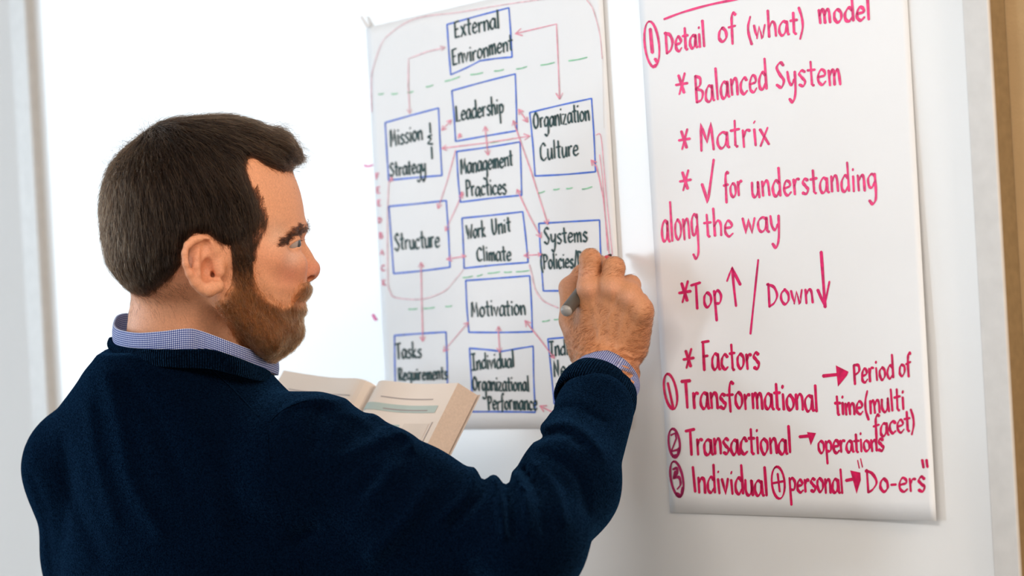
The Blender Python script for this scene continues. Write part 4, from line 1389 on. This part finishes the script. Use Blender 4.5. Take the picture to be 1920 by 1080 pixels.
GB.put(lo + .001, hi - .001, beard_field, 0)
bv, bq = GB.surface(1)
beard = mesh('beard', bv, bq, M['haircap'], man)
bx, by = side_px(bv[:, 0], bv[:, 1], bv[:, 2])
bc = np.tile(np.array((0.16, 0.068, 0.028)), (len(bv), 1))
bc = mix(bc, (0.06, 0.030, 0.016), sstep(530, 490, by)); bc = mix(bc, (0.20, 0.115, 0.07), 0.85 * sstep(615, 660, by))
bc = mix(bc, np.array(SKIN) * 0.92, 0.95 * (1 - sstep(2, 20, BT(bx, by))) * sstep(505, 560, by)); tone(beard, bc)
bn = GB.grad(bv)
own = G.sample(bv)
ok = np.nonzero(own > -0.0004)[0]


def beard_flow(P):
    x, y = side_px(P[:, 0], P[:, 1], P[:, 2])
    f = np.array([0, -1.0, 0]) + FWD * 0.35 + 0 * P
    m = (sstep(545, 560, x) * sstep(575, 560, y))[:, None]
    return f * (1 - m) + m * (np.array([0, -0.9, 0]) - FWD * 0.5)


pick = rg.choice(ok, 13000)
roots = bv[pick] + rg.normal(0, .001, (len(pick), 3)) - bn[pick] * 0.001
S = strands(GB, roots, 4, 0.0125, beard_flow, (0.0006, 0.0012, 0.0018, 0.0022), 0.42, 4)
ry = side_px(*S[:, 0].T)[1]
dark = rg.random(len(S)) < sstep(545, 470, ry)
for sel, mt in ((~dark, M['beardhair']), (dark, M['hair'])):
    o = curves('beard_strands', S[sel], mt, beard, rg.uniform(.00009, .00016, int(sel.sum()))); o['kind'] = 'stuff'
# short hairs that thin out over the cheek and the jaw edge
bxs, bys = side_px(BODY_V[:, 0], BODY_V[:, 1], BODY_V[:, 2])
bd_ = BT(bxs, bys)
edge = np.nonzero((bd_ > -9) & (bd_ < 14) & (bys > 470) & (BODY_V[:, 0] < -.1) & (rg.random(len(bd_)) < np.clip((bd_ + 10) / 14, 0, 1)))[0]
pk = rg.choice(edge, 2600)
S = strands(G, BODY_V[pk], 3, 0.007, beard_flow, (0.0004, 0.0008, 0.0009), 0.42, 44)
o = curves('beard_edge_hair', S, M['beardhair'], beard, np.full(len(S), .00007)); o['kind'] = 'stuff'

# stubble below the hairline at the nape, and fine hair on the face edge
x, y = side_px(BODY_V[:, 0], BODY_V[:, 1], BODY_V[:, 2])
nape = np.nonzero((BODY_V[:, 0] < -0.1) & (x > 240) & (x < 350) & (y > 530) & (y < 600) & (rg.random(len(x)) < 0.8 * np.exp(-np.clip(y - 545, 0, 99) / 26)))[0]
pk = rg.choice(nape, 650)
S = strands(G, BODY_V[pk], 3, 0.008, lambda P: np.array([0.35, -1.0, 0]) + 0 * P, (0.0004, 0.0006, 0.0008), 0.3, 6)
o = curves('nape_hair', S, M['browhair'], hair, np.full(len(S), .00007)); o['kind'] = 'stuff'
# temple edge
tp = np.nonzero((np.abs(HT(x, y) - 1) < 9) & (x > 468) & (x < 505) & (y > 345) & (y < 480) & (BODY_V[:, 0] < -.1))[0]
pk = rg.choice(tp, 2600)
S = strands(G, BODY_V[pk], 4, 0.012, lambda P: np.array([-0.55, -1.0, 0.0]) + 0 * P, (0.0003, 0.0006, 0.0008, .0008), 0.3, 16)
o = curves('temple_hair', S, M['hair'], hair, np.full(len(S), .00009)); o['kind'] = 'stuff'

# eyebrows
for sg in (1, -1):
    n = 1500
    lat = local(BODY_V[:, 0], BODY_V[:, 1], BODY_V[:, 2])
    bsd = poly_sd([(526, 457), (534, 445), (548, 431), (562, 421), (577, 421), (578, 432), (568, 438), (554, 446), (540, 455), (530, 461)], x, y)
    cand = np.nonzero((BODY_V[:, 0] < -.1) & (bsd > -1.5) & (lat[1] * sg > 0.006) & (lat[0] > 0.03) & (rg.random(len(x)) < np.clip((bsd + 2) / 5, 0, 1)))[0]
    P = BODY_V[rg.choice(cand, n)] + rg.normal(0, .0006, (n, 3))
    S = strands(G, P, 4, 0.0085, lambda P: -FWD * 0.9 - UPV * 0.12 + NEAR * sg * 0.5 + 0 * P, (0.0010, 0.0018, 0.0018, 0.001), 0.24, 21)
    o = curves('eyebrow', S, M['browhair'], man, np.full(n, .00011))
    # lashes
    n = 60
    u = rg.random(n)
    vs = 0.041 - 0.020 * u
    P = np.array([(L(536 + 28 * a, 461 - 11 * a, q) if sg > 0 else L(536 + 28 * a, 461 - 11 * a, q) - 2 * NEAR * q) for a, q in zip(u, vs)])
    S = np.stack([P + (FWD * .8 + NEAR * sg * .35) * t * 0.008 + UPV * (t * t * .003 - t * .0015) for t in (0, .33, .66, 1)], 1)
    curves('eyelashes', S, M['browhair'], man, np.full(n, .00009))

# hair on the back of the hand and the wrist
hx, hy = vpx(HAND_V)
front = BODY_N[:, 2] < 0.1
dens = 0.35 + 0.65 * sstep(580, 640, hy)
okk = np.nonzero(front & (hy < 705) & (hx > 1060) & ~((hy < 570) & (hy > 520)) & (rg.random(len(hx)) < dens) & (hx - 1050 > (620 - hy) * .2))[0]
if len(okk):
    pk = rg.choice(okk, 7000)
    S = strands(G, HAND_V[pk], 4, 0.0068, lambda P: np.array([0.8, 0.22, 0.3]) + 0 * P, (0.0004, 0.0007, 0.0008, 0.0008), 0.24, 31)
    o = curves('hand_hair', S, M['armhair'], man, np.full(len(S), .000065)); o['kind'] = 'stuff'

# ------------------------------------------------------------------ sweater
SG = Grid(axis((-0.62, 0.16, 0.0042)), axis((-0.70, -0.36, 0.016), (-0.36, -0.04, 0.0042)), axis((2.03, 2.56, 0.0045), (2.56, 2.78, 0.012)))
build_torso(SG, 0.0, 0.035, 1.0)
CUFF_T = 0.062                                          # the knitted cuff begins this far below the wrist point
AW = W_R - AX_R * CUFF_T
arm(SG, S_R, E_R, AW, (.066, .054, .045, .046, .0412), 0.03, 0.008)
SG.capsule(px(560, 1030, 2.28), px(840, 1065, 2.19), .060, .048, .03)     # slack under the raised sleeve
AXL = (W_L - E_L) / np.linalg.norm(W_L - E_L)
arm(SG, S_L, E_L, W_L - AXL * .03, (.052, .052, .050, .048, .038), 0.03)
SG.capsule(px(338, 500, 2.335), px(338, 610, 2.345), .066, .066, .006, 'cut')

# folds: crests (+) and grooves (-) of the knit, measured along their length
FOLDS = [
    ([(700, 775), (735, 800), (769, 822), (772, 838)], 9, .0055), ([(640, 860), (700, 830), (750, 815)], 14, .0030), ([(600, 752), (655, 772), (690, 792), (716, 812)], 14, .0030),
    ([(520, 790), (545, 765), (590, 748), (650, 752)], 8, .0034), ([(510, 796), (535, 779), (562, 762)], 6, -.0024), ([(600, 772), (590, 800), (588, 840)], 9, -.0034),
    ([(640, 780), (620, 830), (622, 880)], 12, .0026),
    ([(946, 884), (952, 940), (962, 1010)], 6, -.0040), ([(926, 892), (938, 940), (944, 1010)], 7, .0048), ([(905, 888), (898, 930), (850, 985)], 8, -.0036), ([(890, 880), (880, 925), (820, 980)], 9, .0030),
    ([(966, 888), (985, 930), (992, 1000)], 6, .0055), ([(985, 880), (1010, 930), (1020, 1000)], 6, -.0042), ([(1000, 870), (1040, 915), (1060, 980)], 8, .0036), ([(1020, 850), (1080, 890), (1100, 960)], 8, -.0026),
    ([(1015, 800), (1060, 792), (1100, 815), (1130, 850)], 9, .0030), ([(1010, 822), (1055, 812), (1090, 835)], 6, -.0030), ([(1038, 768), (1080, 765), (1130, 790)], 7, -.0018),
    ([(200, 700), (225, 800), (245, 900), (300, 1000)], 16, 0.0028), ([(120, 830), (140, 930), (190, 1050)], 16, -0.0024), ([(165, 760), (180, 860), (215, 980)], 13, 0.0020),
    ([(250, 720), (300, 800), (340, 900)], 14, -0.0020), ([(60, 890), (84, 960), (100, 1080)], 8, -0.0012), ([(330, 740), (390, 860), (420, 1000)], 22, 0.0020),
    ([(700, 900), (650, 960), (560, 1010)], 16, -0.0043), ([(800, 920), (760, 980), (700, 1040)], 16, 0.0043), ([(740, 880), (690, 930), (610, 985)], 14, 0.0037),
]


def fold_fun(X, Y):
    d = np.zeros(X.shape)
    for pts, w, a in FOLDS:
        cpts = catmull(pts, 4)
        e = line_d(cpts, X, Y)
        d += a * np.exp(-(e / w) ** 2)
    return d


FT = Table(fold_fun, 0, 1260, 600, 1120, 3)
sl = SG.block((-0.62, -0.36, 2.03), (0.16, -0.02, 2.56))
X, Y, Z = SG.coords(sl)
sub = SG.F[sl]
nearsurf = np.abs(sub) < 0.02
ii = np.nonzero(nearsurf)
xx = (960 + FPX * X / Z + 0 * Y)[ii]; yy = (540 - FPX * Y / Z + 0 * X)[ii]
inside = (xx > 0) & (xx < 1260) & (yy > 600) & (yy < 1118)
zz = np.broadcast_to(Z, sub.shape)[ii]
sub[ii] = sub[ii] - np.where(inside, FT(xx, yy), 0) * 1.5
SG.F[sl] = sub
V, Q = SG.surface(1)
sweater = mesh('sweater', V, Q, M['knit'], man)


def on_front(GF, pts, lift=0.0):
    """first surface met behind each pixel (camera axes)"""
    out = []
    zs = np.arange(2.0, 2.6, .002)
    for x, y in pts:
        P = np.stack([px(x, y, z) for z in zs]); f = GF.sample(P)
        k = np.nonzero(f < lift)[0]
        if len(k): out.append(P[k[0]])
    return np.array(out)


def tube(pts, r, n=8):
    vs, fs = [], []
    t = np.gradient(pts, axis=0); t /= np.linalg.norm(t, axis=1, keepdims=True) + 1e-9
    for p_, d in zip(pts, t):
        u = np.cross(d, [0, 0, 1.0]); u /= np.linalg.norm(u) + 1e-9; w = np.cross(d, u)
        for j in range(n):
            a = 2 * math.pi * j / n; vs.append(p_ + r * (u * math.cos(a) + w * math.sin(a)))
    for i in range(len(pts) - 1):
        for j in range(n):
            fs.append((i * n + j, i * n + (j + 1) % n, (i + 1) * n + (j + 1) % n, (i + 1) * n + j))
    return vs, fs


for line in ([(381, 681), (440, 735), (502, 801)], [(502, 801), (506, 850), (512, 900), (526, 960), (548, 1020), (575, 1090)], [(502, 801), (518, 780), (545, 762), (575, 752)]):
    sp = on_front(SG, catmull(line, 14))
    if len(sp) > 3:
        ker = np.array([.25, .5, .25]); sm = sp.copy()
        for _ in range(4): sm[1:-1] = .25 * sm[:-2] + .5 * sm[1:-1] + .25 * sm[2:]
        sv, sf = tube(sm + np.array([0, 0, .0004]), .0014)
        mesh('seam', sv, sf, M['rib'], sweater)


def band(name, ring, mat, parent, thick, fold=0.0, nv=8, close=True, bulge=0.0, center=None):
    """closed ribbon of cloth; ring rows: (top point, bottom point) in camera axes; inner and outer face"""
    top = catmull(np.array([r[0] for r in ring] + [ring[0][0]]), 8)[:-1]
    bot = catmull(np.array([r[1] for r in ring] + [ring[0][1]]), 8)[:-1]
    n = len(top)
    cen = top.mean(0) if center is None else center
    seg = np.linalg.norm(np.roll(top, -1, 0) - top, axis=1); us = np.concatenate([[0], np.cumsum(seg)])
    vs, uv, fs = [], [], []
    prof = []
    for j in range(nv + 1): prof.append((j / nv, 0.0))
    prof2 = [(1 - j / nv, -1.0) for j in range(nv + 1)]
    rows = prof + prof2
    R = len(rows)
    for i in range(n + 1):
        k = i % n
        rad = top[k] - cen; ax = bot[k] - top[k]; ax_n = ax / (np.linalg.norm(ax) + 1e-9)
        rad = rad - ax_n * (rad @ ax_n); rad /= np.linalg.norm(rad) + 1e-9
        for t, s in rows:
            P = top[k] + ax * t + rad * (bulge * math.sin(math.pi * t) + (thick * s))
            if s == 0.0 and 0 < t < 1: P = P
            vs.append(P); uv.append((us[i] if i <= n else us[-1], np.linalg.norm(ax) * t))
    for i in range(n):
        for r in range(R):
            r2 = (r + 1) % R
            fs.append((i * R + r, i * R + r2, (i + 1) * R + r2, (i + 1) * R + r))
    o = mesh(name, vs, fs, mat, parent)
    ul = o.data.uv_layers.new(name='UVMap')
    vi = np.zeros(len(o.data.loops), np.int32); o.data.loops.foreach_get('vertex_index', vi)
    ul.data.foreach_set('uv', np.array(uv, np.float32)[vi].ravel())
    return o


def ring_px(rows):
    return [(px(x, yt, z), px(x, yb, z)) for x, yt, yb, z in rows]


NECK_RING = [(207, 632, 652, 2.385), (209, 643, 662, 2.335), (228, 650, 676, 2.292), (265, 654, 684, 2.262), (310, 655, 688, 2.247), (352, 655, 690, 2.243), (395, 655, 692, 2.240),
             (440, 668, 702, 2.243), (480, 684, 713, 2.268), (503, 694, 718, 2.315), (511, 702, 722, 2.400), (470, 700, 722, 2.462), (400, 682, 712, 2.475), (320, 655, 692, 2.462), (250, 634, 660, 2.432)]
band('neckband', ring_px(NECK_RING), M['rib'], sweater, 0.004, bulge=0.002)

COLLAR = [(212.5, 603, 640, 2.382), (213.5, 612, 648, 2.340), (225, 619, 655, 2.302), (258, 624, 660, 2.272), (305, 621, 662, 2.257), (350, 616, 662, 2.253), (376, 620, 664, 2.258),
          (430, 640, 676, 2.262), (475, 657, 690, 2.290), (512, 670, 700, 2.340), (520, 676, 704, 2.415), (480, 668, 700, 2.452), (400, 634, 682, 2.465), (320, 604, 660, 2.452), (250, 588, 640, 2.424), (222, 590, 636, 2.404)]
shirt = band('shirt_collar', ring_px(COLLAR), M['shirt'], man, 0.0022, bulge=0.001)


def cuff_ring(center, axis_v, ra, rb, up, n=24, h=0.02):
    a = axis_v / np.linalg.norm(axis_v)
    u = up - a * (up @ a); u /= np.linalg.norm(u); w = np.cross(a, u)
    rows = []
    for i in range(n):
        t = 2 * math.pi * i / n
        o0 = u * ra[0] * math.cos(t) + w * rb[0] * math.sin(t); o1 = u * ra[1] * math.cos(t) + w * rb[1] * math.sin(t)
        rows.append((center + o0, center - a * h + o1))
    return rows


UPD = np.array([0, 0, -1.0])
TILT = AX_R + np.array([0.10, 0.0, 0.0])
band('cuff', cuff_ring(px(1137, 712, 2.362) - AX_R * .008, TILT, (.0315, .0365), (.0378, .0420), UPD, h=.042), M['rib'], sweater, 0.004, bulge=0.0035)
band('shirt_cuff', cuff_ring(px(1140, 704, 2.364) + AX_R * .0005 + np.array([.001, 0, 0]), TILT, (.0302, .0318), (.0362, .0390), UPD, h=.036), M['shirt'], man, 0.0014)

# trousers and shoes below the frame
TG = Grid(axis((-0.75, 0.15, .014)), axis((-1.66, -0.55, .016)), axis((2.05, 2.85, .014)))
hipc = NB - WUP * 0.60 + BF * 0.03
for sgn in (1, -1):
    hp = hipc + BR * .085 * sgn - WUP * .06; kn = hp - WUP * .40 + BF * .01 + BR * .03 * sgn
    an = FOOT + BR * .13 * sgn + WUP * .08 + BF * .0
    TG.capsule(hp, kn, .098, .068, .04); TG.capsule(kn, an, .066, .052, .03)
TG.ellipsoid(hipc, (BR, WUP, BF), (.175, .13, .125), .04)
tv, tq = TG.surface(1)
mesh('trousers', tv, tq, M['trouser'], man)
for sgn in (1, -1):
    b0 = FOOT + BR * .13 * sgn
    ZG = Grid(axis((b0[0] - .25, b0[0] + .25, .009)), axis((b0[1] - .05, b0[1] + .14, .008)), axis((b0[2] - .25, b0[2] + .3, .009)))
    ZG.capsule(b0 + WUP * .035 - BF * .05, b0 + WUP * .030 + BF * .15, .040, .038, .02, flat=(WUP, .8))
    ZG.capsule(b0 + WUP * .045 - BF * .03, b0 + WUP * .10 - BF * .02, .042, .046, .02)
    sv, sq = ZG.surface(1)
    sv = sv - np.outer(np.minimum((sv + 0) @ WUP + CAMH, 0), WUP)
    mesh('shoe', sv, sq, M['shoe'], man)

# ------------------------------------------------------------------ marker in the right hand
def lathe(p0, p1, prof, n=28):
    """prof: (fraction along p0-p1, radius)"""
    d = p1 - p0; a = d / np.linalg.norm(d)
    u = np.cross(a, [0, 0, 1.0]); u /= np.linalg.norm(u); w = np.cross(a, u)
    vs, fs = [], []
    for t, r in prof:
        for j in range(n):
            ph = 2 * math.pi * j / n
            vs.append(p0 + d * t + (u * math.cos(ph) + w * math.sin(ph)) * r)
    for i in range(len(prof) - 1):
        for j in range(n):
            fs.append((i * n + j, (i + 1) * n + j, (i + 1) * n + (j + 1) % n, i * n + (j + 1) % n))
    vs.append(p0 + d * prof[0][0]); vs.append(p0 + d * prof[-1][0])
    for j in range(n):
        fs.append((len(vs) - 2, j, (j + 1) % n)); m = (len(prof) - 1) * n
        fs.append((len(vs) - 1, m + (j + 1) % n, m + j))
    return vs, fs


MK0 = px(1061, 584, 2.352); MK1 = px(1145, 478, 2.452)
mk = empty('marker_pen', MK0)
tag(mk, 'grey-brown marker pen with red front end gripped in the raised right hand', 'marker')
v, f = lathe(MK0, MK1, [(0, .001), (.002, .0045), (.01, .0062), (.03, .0068), (.30, .0072), (.60, .0074), (.74, .0072), (.75, .0066)])
mesh('barrel', v, f, M['barrel'], mk)
v, f = lathe(MK0, MK1, [(-.022, .0008), (-.018, .0034), (-.008, .0054), (.006, .0064), (.012, .0066), (.02, .0060)])
mesh('end_cap', v, f, M['endcap'], mk)['label'] = 'paler rounded end'
v, f = lathe(MK0, MK1, [(.745, .0064), (.75, .0074), (.86, .0066), (.93, .0046), (.94, .003)])
mesh('front_grip', v, f, M['red'], mk)['label'] = 'red front end'
v, f = lathe(MK0, MK1, [(.93, .0032), (.97, .0028), (.999, .0016), (1.0, .0005)])
mesh('tip', v, f, M['nib'], mk)

# ------------------------------------------------------------------ open book held in the left hand
def hump(s):
    return 0.0135 * (s / 0.14) * np.exp(1 - s / 0.14) + 0.004 * s


def page_pt(s, t, side=1, up=0.0):
    """s 0..1 from the gutter outwards, t 0..1 down the page"""
    w, nn = (bw, bnorm) if side > 0 else (bw2, bn2)
    return BA + w * (PW * s) + bd * (PH * t) + nn * (hump(np.asarray(s)) + up)


book = empty('book', BA + bd * PH * 0.5 - bnorm * TH)
tag(book, 'open paperback book with cream pages showing a printed figure, behind the man\'s shoulder', 'book')
for side, nm in ((1, 'right_page_block'), (-1, 'left_page_block')):
    nn = bnorm if side > 0 else bn2
    ns = 24
    vs, fs = [], []
    ss = np.linspace(0, 1, ns + 1)
    th = TH if side > 0 else 0.016
    for s_ in ss:
        for t in (0, 1):
            vs.append(page_pt(s_, t, side)); vs.append(page_pt(s_ * 1.0, t, side) - nn * (th * (0.35 + 0.65 * min(1, s_ * 4)) + hump(s_) * 0.6) + (bw if side > 0 else bw2) * 0.009 * s_)
    for i in range(ns):
        a = i * 4; c = a + 4
        fs += [(a, c, c + 2, a + 2), (a + 1, a + 3, c + 3, c + 1), (a, a + 1, c + 1, c), (a + 2, c + 2, c + 3, a + 3)]
    fs += [(0, 2, 3, 1), (ns * 4, ns * 4 + 1, ns * 4 + 3, ns * 4 + 2)]
    pb = mesh('page_block', vs, fs, M['page'], book, smooth=False)
    pb.data.materials.append(M['pageedge'])
    for pi, po in enumerate(pb.data.polygons):
        po.material_index = 1 if pi >= 4 * ns or pi % 4 in (2, 3) else 0
    # back cover under the block
    cb = MB()
    w = bw if side > 0 else bw2
    cb.box(BA - nn * (th + .0012) + w * .004 - bd * .002, w * (PW + .006), bd * (PH + .004), nn * .001)
    cb.build('cover', M['cover'], book)


def print_patch(name, mat, s0, s1, t0, t1, side=1, n=24, up=0.0004):
    vs, fs = [], []
    for i in range(n + 1):
        s_ = s0 + (s1 - s0) * i / n
        vs.append(page_pt(s_, t0, side, up)); vs.append(page_pt(s_, t1, side, up))
    for i in range(n): fs.append((2 * i, 2 * i + 1, 2 * i + 3, 2 * i + 2))
    return mesh(name, vs, fs, mat, book, smooth=False)


print_patch('heading_rule', M['printgrey'], .22, .80, .108, .114)
print_patch('figure_banner', M['printteal'], .08, .90, .155, .205)
print_patch('figure_box', M['printteal'], .34, .56, .29, .36); print_patch('figure_box', M['printteal'], .34, .52, .46, .53); print_patch('figure_box', M['printteal'], .60, .82, .46, .55)
print_patch('figure_panel', M['printpale'], .60, .90, .28, .40)
print_patch('figure_rule', M['printgrey'], .925, .935, .27, .95)
for (a, c, t) in ((.38, .52, .318), (.36, .53, .335), (.37, .50, .49), (.64, .78, .495), (.65, .77, .52), (.30, .80, .185)):
    print_patch('print_line', M['printgrey'], a, c, t, t + .008, up=0.0005)
for i in range(12):
    print_patch('print_line', M['printgrey'], .15, .85 + .03 * math.sin(i * 2.3), .12 + i * .05, .126 + i * .05, side=-1)
